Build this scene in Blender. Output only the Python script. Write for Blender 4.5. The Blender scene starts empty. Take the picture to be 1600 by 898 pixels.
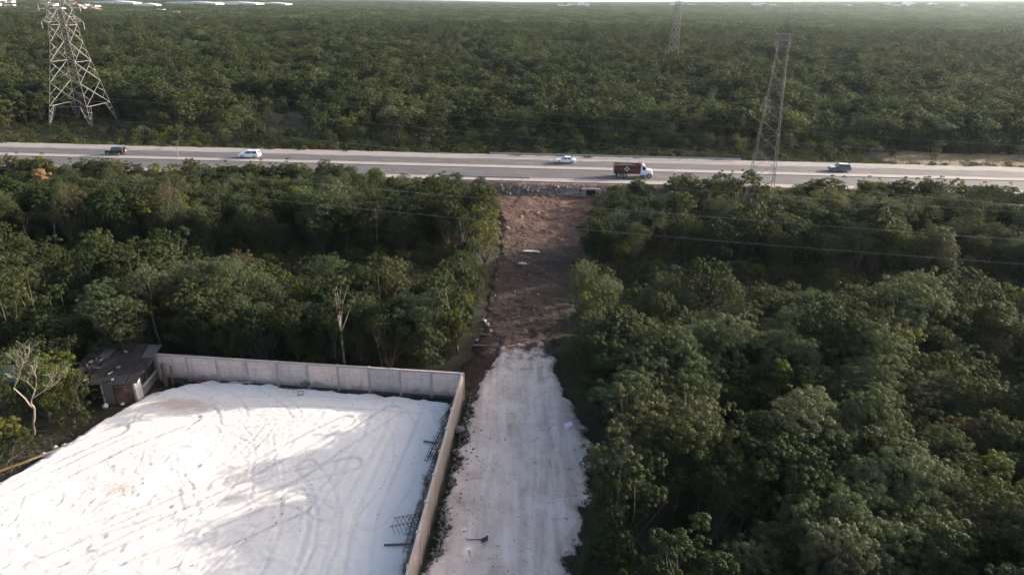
import bpy, bmesh, math, random
import numpy as np
from mathutils import Matrix, Vector, Euler

R_ = math.radians
scene = bpy.context.scene
COL = scene.collection

# ------------------------------------------------------------------ camera
CAM_H = 36.0
PITCH, ROLL = R_(22.8), R_(1.05)
cam_d = bpy.data.cameras.new("drone_camera")
cam = bpy.data.objects.new("drone_camera", cam_d)
COL.objects.link(cam)
cam_d.sensor_width = 36.0
cam_d.lens = 24.0
cam_d.clip_start = 0.5
cam_d.clip_end = 60000
fw = Vector((0, math.cos(PITCH), -math.sin(PITCH)))
up = Vector((0, math.sin(PITCH), math.cos(PITCH)))
rt = Vector((1, 0, 0))
cx = rt * math.cos(ROLL) + up * math.sin(ROLL)
cy = -rt * math.sin(ROLL) + up * math.cos(ROLL)
mw = Matrix((cx, cy, -fw)).transposed().to_4x4()
mw.translation = Vector((0, 0, CAM_H))
cam.matrix_world = mw
scene.camera = cam

# ------------------------------------------------------------------ light
SUN_EL = R_(14.5)
SUN_AZ = math.atan2(0.915, 0.40)            # clockwise from +Y
world = bpy.data.worlds.new("World")
scene.world = world
world.use_nodes = True
wn = world.node_tree
bg = wn.nodes["Background"]
sky = wn.nodes.new("ShaderNodeTexSky")
sky.sky_type = 'NISHITA'
sky.sun_disc = False
sky.sun_elevation = SUN_EL
sky.sun_rotation = SUN_AZ
sky.air_density = 0.6
sky.dust_density = 3.6
sky.ozone_density = 0.0
wn.links.new(sky.outputs[0], bg.inputs[0])
bg.inputs[1].default_value = 0.145

sun_d = bpy.data.lights.new("sun", 'SUN')
sun_d.energy = 3.7
sun_d.angle = R_(0.6)
sun_d.color = (1.0, 0.90, 0.76)
sun = bpy.data.objects.new("sun", sun_d)
COL.objects.link(sun)
sdir = Vector((math.sin(SUN_AZ) * math.cos(SUN_EL), math.cos(SUN_AZ) * math.cos(SUN_EL), math.sin(SUN_EL)))
sun.rotation_euler = sdir.to_track_quat('Z', 'Y').to_euler()

vs = scene.view_settings
vs.view_transform = 'Standard'
vs.look = 'None'
vs.gamma = 1.0
vs.use_curve_mapping = False
vs.exposure = 1.8
scene.cycles.max_bounces = 6
scene.cycles.diffuse_bounces = 2
scene.cycles.glossy_bounces = 2
scene.cycles.transmission_bounces = 3
scene.cycles.volume_bounces = 0
scene.cycles.transparent_max_bounces = 4
scene.cycles.use_denoising = True
scene.cycles.use_adaptive_sampling = False

# ------------------------------------------------------------------ helpers
rng = np.random.default_rng(7)
rnd = random.Random(5)

def tag(o, label=None, cat=None, group=None, kind=None):
    if label: o['label'] = label
    if cat: o['category'] = cat
    if group: o['group'] = group
    if kind: o['kind'] = kind
    return o

def empty(name, loc=(0, 0, 0), rz=0.0, label=None, cat=None, group=None):
    o = bpy.data.objects.new(name, None)
    o.empty_display_size = 0.3
    COL.objects.link(o)
    o.location = loc
    o.rotation_euler = (0, 0, rz)
    return tag(o, label, cat, group)

def link_mesh(name, me, parent=None):
    o = bpy.data.objects.new(name, me)
    COL.objects.link(o)
    if parent is not None:
        o.parent = parent
    return o

class MB:
    """collects polygons, several materials by slot"""
    def __init__(s):
        s.v = []; s.f = []; s.m = []
    def add(s, vs_, fs_, m=0):
        b = len(s.v)
        s.v.extend([tuple(p) for p in vs_])
        for f in fs_:
            s.f.append(tuple(b + i for i in f)); s.m.append(m)
        return s
    def box(s, c, d, rz=0.0, m=0, mat=None):
        hx, hy, hz = d[0] / 2, d[1] / 2, d[2] / 2
        pts = [Vector((x, y, z)) for z in (-hz, hz) for x, y in ((-hx, -hy), (hx, -hy), (hx, hy), (-hx, hy))]
        M = mat if mat is not None else Matrix.Rotation(rz, 3, 'Z')
        pts = [M @ p + Vector(c) for p in pts]
        return s.add(pts, [(3, 2, 1, 0), (4, 5, 6, 7), (0, 1, 5, 4), (1, 2, 6, 5), (2, 3, 7, 6), (3, 0, 4, 7)], m)
    def bar(s, a, b, w, h=None, m=0):
        """square bar from a to b"""
        a, b = Vector(a), Vector(b)
        d = b - a
        L = d.length
        q = d.to_track_quat('Z', 'Y').to_matrix()
        return s.box((a + b) / 2, (w, h or w, L), mat=q, m=m)
    def tube(s, pts, rad, n=6, m=0, cap=True):
        pts = [Vector(p) for p in pts]
        rings = []
        for i, p in enumerate(pts):
            d = (pts[min(i + 1, len(pts) - 1)] - pts[max(i - 1, 0)])
            q = d.to_track_quat('Z', 'Y').to_matrix()
            r = rad[i] if hasattr(rad, '__len__') else rad
            rings.append([p + q @ Vector((math.cos(2 * math.pi * k / n) * r, math.sin(2 * math.pi * k / n) * r, 0)) for k in range(n)])
        vv = [p for r in rings for p in r]
        ff = []
        for i in range(len(pts) - 1):
            for k in range(n):
                a = i * n + k; b = i * n + (k + 1) % n
                ff.append((a, b, b + n, a + n))
        if cap:
            ff.append(tuple(range(n - 1, -1, -1)))
            ff.append(tuple((len(pts) - 1) * n + k for k in range(n)))
        return s.add(vv, ff, m)
    def prism(s, poly, y0, y1, m=0, inset0=0.0):
        """poly in x,z extruded along y"""
        n = len(poly)
        vv = [(x, y0, z) for x, z in poly] + [(x, y1, z) for x, z in poly]
        ff = [tuple(range(n)), tuple(range(2 * n - 1, n - 1, -1))]
        for i in range(n):
            j = (i + 1) % n
            ff.append((j, i, i + n, j + n))
        return s.add(vv, ff, m)
    def build(s, name, mats, parent=None, smooth=False, bevel=0.0, seg=2):
        me = bpy.data.meshes.new(name)
        me.from_pydata(s.v, [], s.f)
        if not isinstance(mats, (list, tuple)): mats = [mats]
        for mm in mats: me.materials.append(mm)
        me.polygons.foreach_set('material_index', s.m)
        bm = bmesh.new(); bm.from_mesh(me)
        bmesh.ops.recalc_face_normals(bm, faces=bm.faces)
        if bevel > 0:
            bmesh.ops.bevel(bm, geom=[e for e in bm.edges], offset=bevel, segments=seg, affect='EDGES', profile=0.6)
        bm.to_mesh(me); bm.free()
        if smooth:
            me.polygons.foreach_set('use_smooth', [True] * len(me.polygons))
        return link_mesh(name, me, parent)

def copy_tree(o, parent=None):
    c = o.copy()
    COL.objects.link(c)
    if parent is not None:
        c.parent = parent
    for ch in o.children:
        copy_tree(ch, c)
    return c

# value noise, numpy
def _h(ix, iy, seed):
    n = (ix.astype(np.int64) * 374761393 + iy.astype(np.int64) * 668265263 + seed * 982451653) & 0xffffffff
    n = ((n ^ (n >> 13)) * 1274126177) & 0xffffffff
    return ((n ^ (n >> 16)) & 0xffff) / 65535.0
def vnoise(x, y, seed=0):
    x = np.asarray(x, float); y = np.asarray(y, float)
    ix = np.floor(x); iy = np.floor(y)
    fx = x - ix; fy = y - iy
    fx = fx * fx * (3 - 2 * fx); fy = fy * fy * (3 - 2 * fy)
    a = _h(ix, iy, seed); b = _h(ix + 1, iy, seed); c = _h(ix, iy + 1, seed); d = _h(ix + 1, iy + 1, seed)
    return (a * (1 - fx) + b * fx) * (1 - fy) + (c * (1 - fx) + d * fx) * fy
def fbm(x, y, seed=0, o=4):
    s = 0; a = 0.5; t = 0
    for i in range(o):
        s = s + a * vnoise(np.asarray(x) * 2 ** i, np.asarray(y) * 2 ** i, seed + i * 17); t += a; a *= 0.5
    return s / t
def sstep(a, b, x):
    t = np.clip((x - a) / (b - a), 0, 1)
    return t * t * (3 - 2 * t)

def grid_mesh(name, X, Y, Z, mat, keep=None, smooth=True, attrs=None):
    ny, nx = X.shape
    co = np.stack([X, Y, Z], -1).reshape(-1, 3)
    i = np.arange(ny - 1)[:, None] * nx + np.arange(nx - 1)[None, :]
    q = np.stack([i, i + 1, i + nx + 1, i + nx], -1)
    if keep is not None:
        k = keep[:-1, :-1] | keep[1:, :-1] | keep[:-1, 1:] | keep[1:, 1:]
        q = q[k]
    q = q.reshape(-1, 4)
    used = np.unique(q)
    remap = np.full(len(co), -1); remap[used] = np.arange(len(used))
    me = np_mesh(name, co[used], remap[q])
    me.materials.append(mat)
    for an, av in (attrs or {}).items():
        at_ = me.attributes.new(an, 'FLOAT', 'POINT'); at_.data.foreach_set('value', np.asarray(av, np.float32).ravel()[used])
    if smooth: me.polygons.foreach_set('use_smooth', np.ones(len(me.polygons), bool))
    return link_mesh(name, me)

def np_mesh(name, co, quads):
    me = bpy.data.meshes.new(name)
    k = quads.shape[1]
    me.vertices.add(len(co)); me.vertices.foreach_set('co', co.astype(np.float32).ravel())
    me.loops.add(quads.size); me.loops.foreach_set('vertex_index', quads.astype(np.int32).ravel())
    me.polygons.add(len(quads))
    me.polygons.foreach_set('loop_start', np.arange(0, quads.size, k, dtype=np.int32))
    me.update(calc_edges=True)
    return me

# ------------------------------------------------------------------ materials
class NT:
    def __init__(s, name):
        s.mat = bpy.data.materials.new(name); s.mat.use_nodes = True
        s.t = s.mat.node_tree; s.b = s.t.nodes['Principled BSDF']; s.out = s.t.nodes['Material Output']
        s.b.inputs['Specular IOR Level'].default_value = 0.3
    def n(s, typ, **kw):
        nd = s.t.nodes.new(typ)
        for k, v in kw.items(): setattr(nd, k, v)
        return nd
    def l(s, a, b): s.t.links.new(a, b)
    def coord(s, kind='Object'):
        return s.n('ShaderNodeTexCoord').outputs[kind]
    def world(s): return s.n('ShaderNodeNewGeometry').outputs['Position']
    def noise(s, vec, scale, detail=5, rough=0.6, dist=0.0):
        nd = s.n('ShaderNodeTexNoise'); s.l(vec, nd.inputs['Vector'])
        nd.inputs['Scale'].default_value = scale; nd.inputs['Detail'].default_value = detail
        nd.inputs['Roughness'].default_value = rough; nd.inputs['Distortion'].default_value = dist
        return nd.outputs['Fac']
    def ramp(s, fac, stops):
        nd = s.n('ShaderNodeValToRGB'); s.l(fac, nd.inputs[0])
        cr = nd.color_ramp
        while len(cr.elements) < len(stops): cr.elements.new(0.5)
        for e, (p, c) in zip(cr.elements, stops):
            e.position = p; e.color = (c[0], c[1], c[2], 1) if hasattr(c, '__len__') else (c, c, c, 1)
        return nd.outputs[0]
    def mix(s, fac, a, b, mode='MIX'):
        nd = s.n('ShaderNodeMix', data_type='RGBA', blend_type=mode)
        for sock, v in ((nd.inputs[0], fac), (nd.inputs[6], a), (nd.inputs[7], b)):
            if hasattr(v, 'is_linked'): s.l(v, sock)
            elif hasattr(v, '__len__'): sock.default_value = (*v[:3], 1)
            else: sock.default_value = v
        return nd.outputs[2]
    def math(s, op, a, b=0.0):
        nd = s.n('ShaderNodeMath', operation=op)
        for sock, v in ((nd.inputs[0], a), (nd.inputs[1], b)):
            if hasattr(v, 'is_linked'): s.l(v, sock)
            else: sock.default_value = v
        return nd.outputs[0]
    def bump(s, h, strength=0.5, dist=0.05):
        nd = s.n('ShaderNodeBump'); nd.inputs['Strength'].default_value = strength; nd.inputs['Distance'].default_value = dist
        s.l(h, nd.inputs['Height']); s.l(nd.outputs[0], s.b.inputs['Normal'])
    def color(s, c):
        if hasattr(c, 'is_linked'): s.l(c, s.b.inputs['Base Color'])
        else: s.b.inputs['Base Color'].default_value = (*c, 1)
    def rough(s, r): s.b.inputs['Roughness'].default_value = r

def simple(name, c, rough=0.7, metal=0.0, spec=0.3, var=0.25, scale=3.0):
    m = NT(name)
    f = m.noise(m.coord(), scale)
    m.color(m.mix(f, [x * (1 - var) for x in c], [min(1, x * (1 + var)) for x in c]))
    m.rough(rough); m.b.inputs['Metallic'].default_value = metal; m.b.inputs['Specular IOR Level'].default_value = spec
    return m.mat

def paint(name, c):
    m = NT(name)
    f = m.noise(m.coord(), 2.0)
    m.color(m.mix(f, [x * 0.93 for x in c], c)); m.rough(0.35)
    m.b.inputs['Coat Weight'].default_value = 0.6; m.b.inputs['Coat Roughness'].default_value = 0.08
    return m.mat

def leaf_mat(name, ca, cb, cc, spec=0.14, trans=0.24):
    """ca/cb leaf tints, cc the colour of the few odd trees of this kind"""
    m = NT(name)
    at = m.n('ShaderNodeAttribute', attribute_name='tint').outputs['Fac']
    oi = m.n('ShaderNodeObjectInfo').outputs['Random']
    big = m.math('ADD', m.math('MULTIPLY', m.noise(m.world(), 0.03, 2), 0.5), m.math('MULTIPLY', m.noise(m.world(), 0.007, 3), 0.5))
    fac = m.math('ADD', m.math('ADD', m.math('MULTIPLY', at, 0.45), m.math('MULTIPLY', oi, 0.45)), m.math('SUBTRACT', m.math('MULTIPLY', big, 1.7), 0.80))
    c = m.mix(fac, ca, cb)
    sel = m.ramp(m.math('ADD', m.math('MULTIPLY', oi, 0.8), m.math('MULTIPLY', big, 0.3)), [(0.72, 0.0), (0.95, 0.85)])
    c = m.mix(sel, c, cc)
    m.color(c); m.rough(0.7); m.b.inputs['Specular IOR Level'].default_value = spec
    tr = m.n('ShaderNodeBsdfTranslucent')
    m.l(m.mix(1.0, c, (1.15, 1.35, 0.55), 'MULTIPLY'), tr.inputs['Color'])
    mx = m.n('ShaderNodeMixShader'); mx.inputs[0].default_value = trans
    m.l(m.b.outputs[0], mx.inputs[1]); m.l(tr.outputs[0], mx.inputs[2]); m.l(mx.outputs[0], m.out.inputs['Surface'])
    return m.mat

M = {}
M['leaf_olive'] = leaf_mat('leaf_olive', (0.0218, 0.029, 0.0094), (0.0471, 0.0562, 0.0195), (0.0631, 0.0613, 0.03))
M['leaf_dark'] = leaf_mat('leaf_dark', (0.0151, 0.0255, 0.0075), (0.032, 0.0474, 0.0159), (0.0421, 0.0525, 0.0224), spec=0.14)
M['leaf_grey'] = leaf_mat('leaf_grey', (0.0407, 0.0546, 0.0255), (0.0751, 0.0918, 0.045), (0.0864, 0.0906, 0.0546))
M['leaf_yellow'] = leaf_mat('leaf_yellow', (0.0504, 0.0634, 0.0112), (0.0968, 0.1106, 0.0192), (0.1099, 0.0994, 0.0278))
M['leaf_dry'] = leaf_mat('leaf_dry', (0.0411, 0.0396, 0.0207), (0.0709, 0.0648, 0.0355), (0.0672, 0.049, 0.028))
M['leaf_orange'] = leaf_mat('leaf_orange', (0.17, 0.10, 0.045), (0.28, 0.18, 0.09), (0.25, 0.16, 0.08))
M['bark'] = simple('bark', (0.095, 0.080, 0.066), 0.85, var=0.4, scale=2)
M['bark_pale'] = simple('bark_pale', (0.22, 0.19, 0.16), 0.8, var=0.3, scale=2)
M['bark_dark'] = simple('bark_dark', (0.06, 0.05, 0.042), 0.9, var=0.4, scale=2)

# ground
m = NT('forest_soil')
w = m.world()
f = m.noise(w, 0.35, 8, 0.7); f2 = m.noise(w, 0.02, 4)
near = m.ramp(f, [(0.3, (0.016, 0.013, 0.009)), (0.55, (0.035, 0.030, 0.019)), (0.75, (0.06, 0.05, 0.034))])
m.color(m.mix(m.ramp(f2, [(0.4, 0.0), (0.6, 0.6)]), near, (0.030, 0.034, 0.016)))
m.rough(0.95); m.bump(m.noise(w, 3.0, 8, 0.7), 0.8, 0.15)
M['soil'] = m.mat

m = NT('limestone_fill')
w = m.world()
f = m.noise(w, 0.22, 6, 0.6, 0.8); g = m.noise(w, 2.2, 8, 0.7)
c = m.mix(f, (0.50, 0.475, 0.45), (0.63, 0.61, 0.585))
sp = m.ramp(m.noise(w, 6.0, 6, 0.75), [(0.60, 0.0), (0.72, 0.55)])
c = m.mix(sp, c, (0.46, 0.41, 0.37))
st = m.ramp(m.noise(w, 0.16, 5, 0.7, 0.5), [(0.60, 0.0), (0.72, 0.8)])
c = m.mix(m.math('MULTIPLY', st, m.ramp(g, [(0.42, 0.0), (0.62, 0.8)])), c, (0.50, 0.36, 0.29))
vor = m.n('ShaderNodeTexVoronoi'); m.l(w, vor.inputs['Vector']); vor.inputs['Scale'].default_value = 1.1; vor.inputs['Randomness'].default_value = 1.0
dot = m.ramp(vor.outputs['Distance'], [(0.0, 0.9), (0.06, 0.7), (0.10, 0.0)])
c = m.mix(m.math('MULTIPLY', dot, m.ramp(m.noise(w, 0.5, 3), [(0.52, 0.0), (0.6, 1.0)])), c, (0.22, 0.17, 0.14))
ed = m.n('ShaderNodeAttribute', attribute_name='edge').outputs['Fac']; ru = m.n('ShaderNodeAttribute', attribute_name='rut').outputs['Fac']
c = m.mix(m.math('MULTIPLY', m.ramp(ru, [(0.15, 0.0), (0.9, 0.55)]), m.ramp(m.noise(w, 1.3, 6, 0.7), [(0.30, 0.0), (0.52, 1.0)])), c, (0.29, 0.27, 0.26))
sn = m.n('ShaderNodeAttribute', attribute_name='stain').outputs['Fac']
c = m.mix(m.ramp(m.math('ADD', m.math('MULTIPLY', sn, 0.55), m.math('MULTIPLY', m.noise(w, 1.1, 8, 0.75), 0.8)), [(0.62, 0.0), (0.85, 0.75)]), c, (0.42, 0.32, 0.27))
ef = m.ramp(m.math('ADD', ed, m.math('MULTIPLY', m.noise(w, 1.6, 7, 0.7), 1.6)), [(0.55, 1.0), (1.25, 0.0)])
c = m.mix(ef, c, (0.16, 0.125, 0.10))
m.color(c); m.rough(0.95); m.b.inputs['Specular IOR Level'].default_value = 0.1
m.bump(m.math('ADD', m.noise(w, 5, 8, 0.75), m.math('MULTIPLY', m.noise(w, 16, 4), 0.7)), 0.6, 0.05)
M['fill'] = m.mat

m = NT('track_limestone')
w = m.world()
mp = m.n('ShaderNodeMapping'); m.l(w, mp.inputs['Vector']); mp.inputs['Scale'].default_value = (1.0, 0.10, 1.0)
f = m.noise(w, 0.28, 7, 0.65, 0.6); s_ = m.noise(mp.outputs[0], 1.3, 5, 0.6)
c = m.mix(m.ramp(f, [(0.32, 0.0), (0.66, 1.0)]), (0.40, 0.315, 0.26), (0.66, 0.555, 0.48))
c = m.mix(m.ramp(s_, [(0.42, 0.0), (0.66, 0.7)]), c, (0.71, 0.62, 0.56))
gr = m.ramp(m.noise(w, 2.6, 8, 0.8), [(0.52, 0.0), (0.68, 0.8)])
c = m.mix(m.math('MULTIPLY', gr, m.ramp(m.noise(w, 0.45, 4, 0.6), [(0.45, 0.1), (0.6, 1.0)])), c, (0.14, 0.115, 0.10))
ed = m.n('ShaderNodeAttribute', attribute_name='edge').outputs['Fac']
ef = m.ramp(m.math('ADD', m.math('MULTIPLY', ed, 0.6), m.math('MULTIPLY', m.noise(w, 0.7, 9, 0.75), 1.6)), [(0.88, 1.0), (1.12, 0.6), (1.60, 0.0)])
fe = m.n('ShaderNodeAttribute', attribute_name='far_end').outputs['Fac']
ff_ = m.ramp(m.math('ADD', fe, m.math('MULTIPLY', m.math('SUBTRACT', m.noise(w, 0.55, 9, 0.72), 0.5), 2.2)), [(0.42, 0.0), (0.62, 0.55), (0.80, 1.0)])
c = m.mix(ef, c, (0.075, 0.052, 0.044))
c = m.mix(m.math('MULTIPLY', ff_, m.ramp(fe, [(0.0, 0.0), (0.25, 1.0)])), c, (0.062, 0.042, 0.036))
m.color(c); m.rough(0.95); m.b.inputs['Specular IOR Level'].default_value = 0.1
m.bump(m.math('ADD', m.noise(w, 4, 8, 0.8), m.math('MULTIPLY', s_, 0.6)), 0.4, 0.07)
M['track'] = m.mat

m = NT('red_soil')
w = m.world()
f = m.noise(w, 0.4, 8, 0.7, 0.4); g = m.noise(w, 3.0, 8, 0.75)
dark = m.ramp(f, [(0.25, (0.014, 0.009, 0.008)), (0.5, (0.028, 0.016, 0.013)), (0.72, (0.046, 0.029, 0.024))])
redd_sunlit = m.ramp(f, [(0.25, (0.030, 0.014, 0.010)), (0.5, (0.074, 0.036, 0.026)), (0.72, (0.125, 0.078, 0.063))])
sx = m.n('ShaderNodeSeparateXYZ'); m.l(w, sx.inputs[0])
soil_shade_band = m.math('ADD', m.math('MULTIPLY', sx.outputs[1], 0.05), m.math('MULTIPLY', m.noise(w, 0.12, 5), 1.2))
c = m.mix(m.ramp(m.math('SUBTRACT', soil_shade_band, 5.55), [(0.0, 0.0), (0.5, 1.0)]), dark, redd_sunlit)  # brown soil turns redder near the bank; shade and sunlit tones painted in too
c = m.mix(m.ramp(g, [(0.60, 0.0), (0.70, 0.6)]), c, (0.15, 0.115, 0.10))
c = m.mix(m.ramp(g, [(0.30, 0.8), (0.42, 0.0)]), c, (0.015, 0.010, 0.008))
m.color(c); m.rough(0.95); m.bump(g, 1.0, 0.3)
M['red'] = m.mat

m = NT('embankment_rock')
w = m.world()
f = m.noise(w, 0.5, 7, 0.7); g = m.noise(w, 2.2, 7, 0.75)
c = m.ramp(f, [(0.3, (0.05, 0.034, 0.026)), (0.55, (0.12, 0.085, 0.07)), (0.75, (0.22, 0.19, 0.17))])
c = m.mix(m.ramp(g, [(0.55, 0.0), (0.7, 0.8)]), c, (0.32, 0.29, 0.27))
m.color(c); m.rough(0.95); m.bump(g, 1.0, 0.35)
M['bank'] = m.mat

m = NT('asphalt')
w = m.world()
mp = m.n('ShaderNodeMapping'); m.l(w, mp.inputs['Vector']); mp.inputs['Rotation'].default_value = (0, 0, R_(1.7)); mp.inputs['Scale'].default_value = (0.05, 1.0, 1.0)
f = m.noise(mp.outputs[0], 1.0, 5, 0.6); g = m.noise(w, 0.3, 5)
c = m.mix(f, (0.052, 0.050, 0.055), (0.080, 0.076, 0.082))
c = m.mix(m.ramp(g, [(0.45, 0.0), (0.7, 0.5)]), c, (0.110, 0.103, 0.104))
m.color(c); m.rough(0.9); m.bump(m.noise(w, 20, 4), 0.2, 0.01)
M['asphalt'] = m.mat
M['kerb'] = simple('kerb_concrete', (0.235, 0.208, 0.198), 0.9, var=0.2, scale=0.3)
M['verge'] = simple('pale_gravel', (0.20, 0.183, 0.178), 0.95, var=0.3, scale=0.6)
M['line'] = simple('worn_road_paint', (0.24, 0.24, 0.23), 0.8)
M['drygrass'] = simple('dry_grass', (0.10, 0.078, 0.045), 0.95, var=0.35, scale=0.4)

# wall
def block_mat(name, ca, cb, mortar):
    m = NT(name)
    o = m.coord()
    sep = m.n('ShaderNodeSeparateXYZ'); m.l(o, sep.inputs[0])
    cmb = m.n('ShaderNodeCombineXYZ'); m.l(sep.outputs[0], cmb.inputs[0]); m.l(sep.outputs[2], cmb.inputs[1])
    br = m.n('ShaderNodeTexBrick'); m.l(cmb.outputs[0], br.inputs['Vector'])
    br.inputs['Scale'].default_value = 1.0; br.inputs['Brick Width'].default_value = 0.40; br.inputs['Row Height'].default_value = 0.20
    br.inputs['Mortar Size'].default_value = 0.016; br.inputs['Mortar Smooth'].default_value = 0.2; br.inputs['Bias'].default_value = 0.0
    br.inputs['Color1'].default_value = (*ca, 1); br.inputs['Color2'].default_value = (*cb, 1); br.inputs['Mortar'].default_value = (*mortar, 1)
    w = m.world()
    f = m.ramp(m.noise(w, 0.5, 5, 0.65), [(0.45, 0.0), (0.7, 0.55)])
    c = m.mix(f, br.outputs['Color'], (0.42, 0.29, 0.24))
    mp = m.n('ShaderNodeMapping'); m.l(w, mp.inputs['Vector']); mp.inputs['Scale'].default_value = (2.0, 2.0, 0.25)
    d = m.ramp(m.noise(mp.outputs[0], 1.0, 5), [(0.52, 0.0), (0.78, 0.5)])
    c = m.mix(d, c, (0.16, 0.145, 0.13))
    oi = m.n('ShaderNodeObjectInfo').outputs['Random']
    c = m.mix(1.0, c, m.ramp(oi, [(0.0, (0.80, 0.80, 0.82)), (0.5, (0.95, 0.92, 0.90)), (1.0, (1.08, 1.0, 0.96))]), 'MULTIPLY')
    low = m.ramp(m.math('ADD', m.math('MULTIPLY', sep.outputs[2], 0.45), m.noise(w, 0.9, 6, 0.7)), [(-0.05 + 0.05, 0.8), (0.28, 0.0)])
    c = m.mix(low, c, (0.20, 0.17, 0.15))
    m.color(c); m.rough(0.95)
    m.bump(m.math('SUBTRACT', m.noise(w, 9, 3), m.math('MULTIPLY', br.outputs['Fac'], 1.5)), 0.6, 0.02)
    return m.mat
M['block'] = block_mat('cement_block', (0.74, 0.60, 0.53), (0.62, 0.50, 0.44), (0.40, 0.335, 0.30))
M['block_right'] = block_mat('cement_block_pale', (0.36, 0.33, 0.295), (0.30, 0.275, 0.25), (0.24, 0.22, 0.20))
M['conc'] = simple('old_concrete', (0.34, 0.295, 0.27), 0.95, var=0.35, scale=1.2)
M['conc_dark'] = simple('dark_concrete', (0.085, 0.08, 0.078), 0.95, var=0.4, scale=1.0)  # concrete in a darker grey tone
M['steel'] = simple('galvanised_steel', (0.18, 0.177, 0.177), 0.55, metal=0.35, var=0.15)
M['steel_dull'] = simple('weathered_steel', (0.15, 0.135, 0.135), 0.6, metal=0.3, var=0.2)
M['rebar'] = simple('rusty_rebar', (0.05, 0.038, 0.032), 0.85)
M['glass_ins'] = simple('porcelain', (0.30, 0.32, 0.33), 0.2)
M['wire'] = simple('aluminium_cable', (0.20, 0.20, 0.195), 0.5, metal=0.3)
M['rail'] = simple('rail_steel', (0.36, 0.36, 0.37), 0.5, metal=0.4)
M['white_paint'] = paint('white_car_paint', (0.74, 0.76, 0.78))
M['black_paint'] = paint('black_car_paint', (0.012, 0.012, 0.015))
M['blue_paint'] = paint('grey_blue_car_paint', (0.075, 0.11, 0.15))
M['truck_red'] = simple('oxide_red_paint', (0.085, 0.022, 0.024), 0.5, var=0.35, scale=1.2)
M['glass'] = simple('tinted_glass', (0.010, 0.014, 0.020), 0.08, spec=0.6)
M['tyre'] = simple('tyre_rubber', (0.016, 0.016, 0.016), 0.9)
M['rim'] = simple('alloy_rim', (0.42, 0.43, 0.45), 0.35, metal=0.6)
M['chrome'] = simple('chrome', (0.55, 0.56, 0.58), 0.25, metal=0.9)
M['dark'] = simple('dark_plastic', (0.022, 0.022, 0.024), 0.7)
M['white_mark'] = simple('white_stencil_paint', (0.75, 0.74, 0.72), 0.7, var=0.05)
M['lamp_red'] = simple('red_lens', (0.35, 0.02, 0.02), 0.3)
M['lamp_clear'] = simple('clear_lens', (0.65, 0.66, 0.66), 0.15)
M['cargo'] = simple('gravel_load', (0.06, 0.055, 0.05), 0.95, var=0.5, scale=4)
M['rock'] = simple('limestone_rock', (0.34, 0.31, 0.285), 0.95, var=0.25, scale=2)
M['rock_dark'] = simple('weathered_rock', (0.17, 0.155, 0.145), 0.95, var=0.4, scale=2)
M['roof'] = simple('tar_roof_sheet', (0.026, 0.025, 0.027), 0.95, spec=0.08, var=0.7, scale=1.4)
M['roof_patch'] = simple('faded_roof_sheet', (0.060, 0.058, 0.060), 0.9, var=0.3)
M['shack_white'] = simple('flaking_whitewash', (0.30, 0.30, 0.31), 0.9, var=0.45, scale=1.6)
M['shack_grey'] = simple('bare_render', (0.13, 0.118, 0.108), 0.95, var=0.35, scale=1.5)
M['shack_brick'] = block_mat('red_brick', (0.12, 0.040, 0.026), (0.07, 0.026, 0.018), (0.08, 0.06, 0.05))
M['interior_shade'] = simple('painted_interior_shade', (0.012, 0.011, 0.011), 0.95)  # near-black colour painted in for the shade inside openings
M['wood'] = simple('weathered_wood', (0.10, 0.078, 0.062), 0.9, var=0.4)
M['wood_pale'] = simple('pale_timber', (0.17, 0.125, 0.085), 0.85, var=0.3)
M['yellow'] = simple('yellow_pipe', (0.13, 0.085, 0.03), 0.5)
M['blue'] = simple('blue_tarpaulin', (0.045, 0.15, 0.24), 0.5, var=0.3)
M['redjunk'] = simple('red_scrap', (0.16, 0.03, 0.04), 0.6)
M['town_wall'] = simple('town_render', (0.70, 0.69, 0.67), 0.85, var=0.1, scale=0.1)
M['town_roof'] = simple('town_roof', (0.62, 0.62, 0.64), 0.8, var=0.2, scale=0.1)
M['town_red'] = simple('town_tile_roof', (0.32, 0.16, 0.11), 0.85, var=0.2, scale=0.1)
M['stick'] = simple('dry_sticks', (0.075, 0.062, 0.052), 0.9, var=0.4)

def rise(x_, y_):
    """the plain climbs very gently far away towards the right"""
    y_ = np.asarray(y_, float); x_ = np.asarray(x_, float)
    u = np.clip(x_ / np.maximum(y_, 1.0) / 0.69, 0, 1.3)
    return np.minimum(np.maximum(y_, 0), 9000) * 0.0132 * u * sstep(900, 4800, y_)
# ------------------------------------------------------------------ setting: ground
ax = np.concatenate([-np.geomspace(40000, 95, 26), np.linspace(-90, 90, 121), np.geomspace(95, 800, 12), np.geomspace(950, 9000, 30), np.geomspace(11000, 40000, 6)])
ay = np.concatenate([[-3000, -300, -60, -15], np.linspace(0, 165, 111), np.geomspace(170, 900, 10), np.geomspace(1000, 9000, 26), np.geomspace(11000, 60000, 8)])
X, Y = np.meshgrid(ax, ay)
nearw = (np.abs(X) < 92) & (Y > -16) & (Y < 170)
Z = np.where(nearw, (fbm(X * 0.35, Y * 0.35, 3) - 0.5) * 0.35, -0.1) + rise(X, Y)
tag(grid_mesh('ground', X, Y, Z, M['soil']), kind='structure')

TR_Y = [15, 35, 42, 50, 60, 65, 72, 80]
TRL = [-6.2, -5.6, -5.1, -4.3, -3.3, -2.2, -0.9, -0.6]
TRR = [4.4, 4.6, 5.9, 7.5, 5.6, 4.9, 4.4, 3.6]
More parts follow.
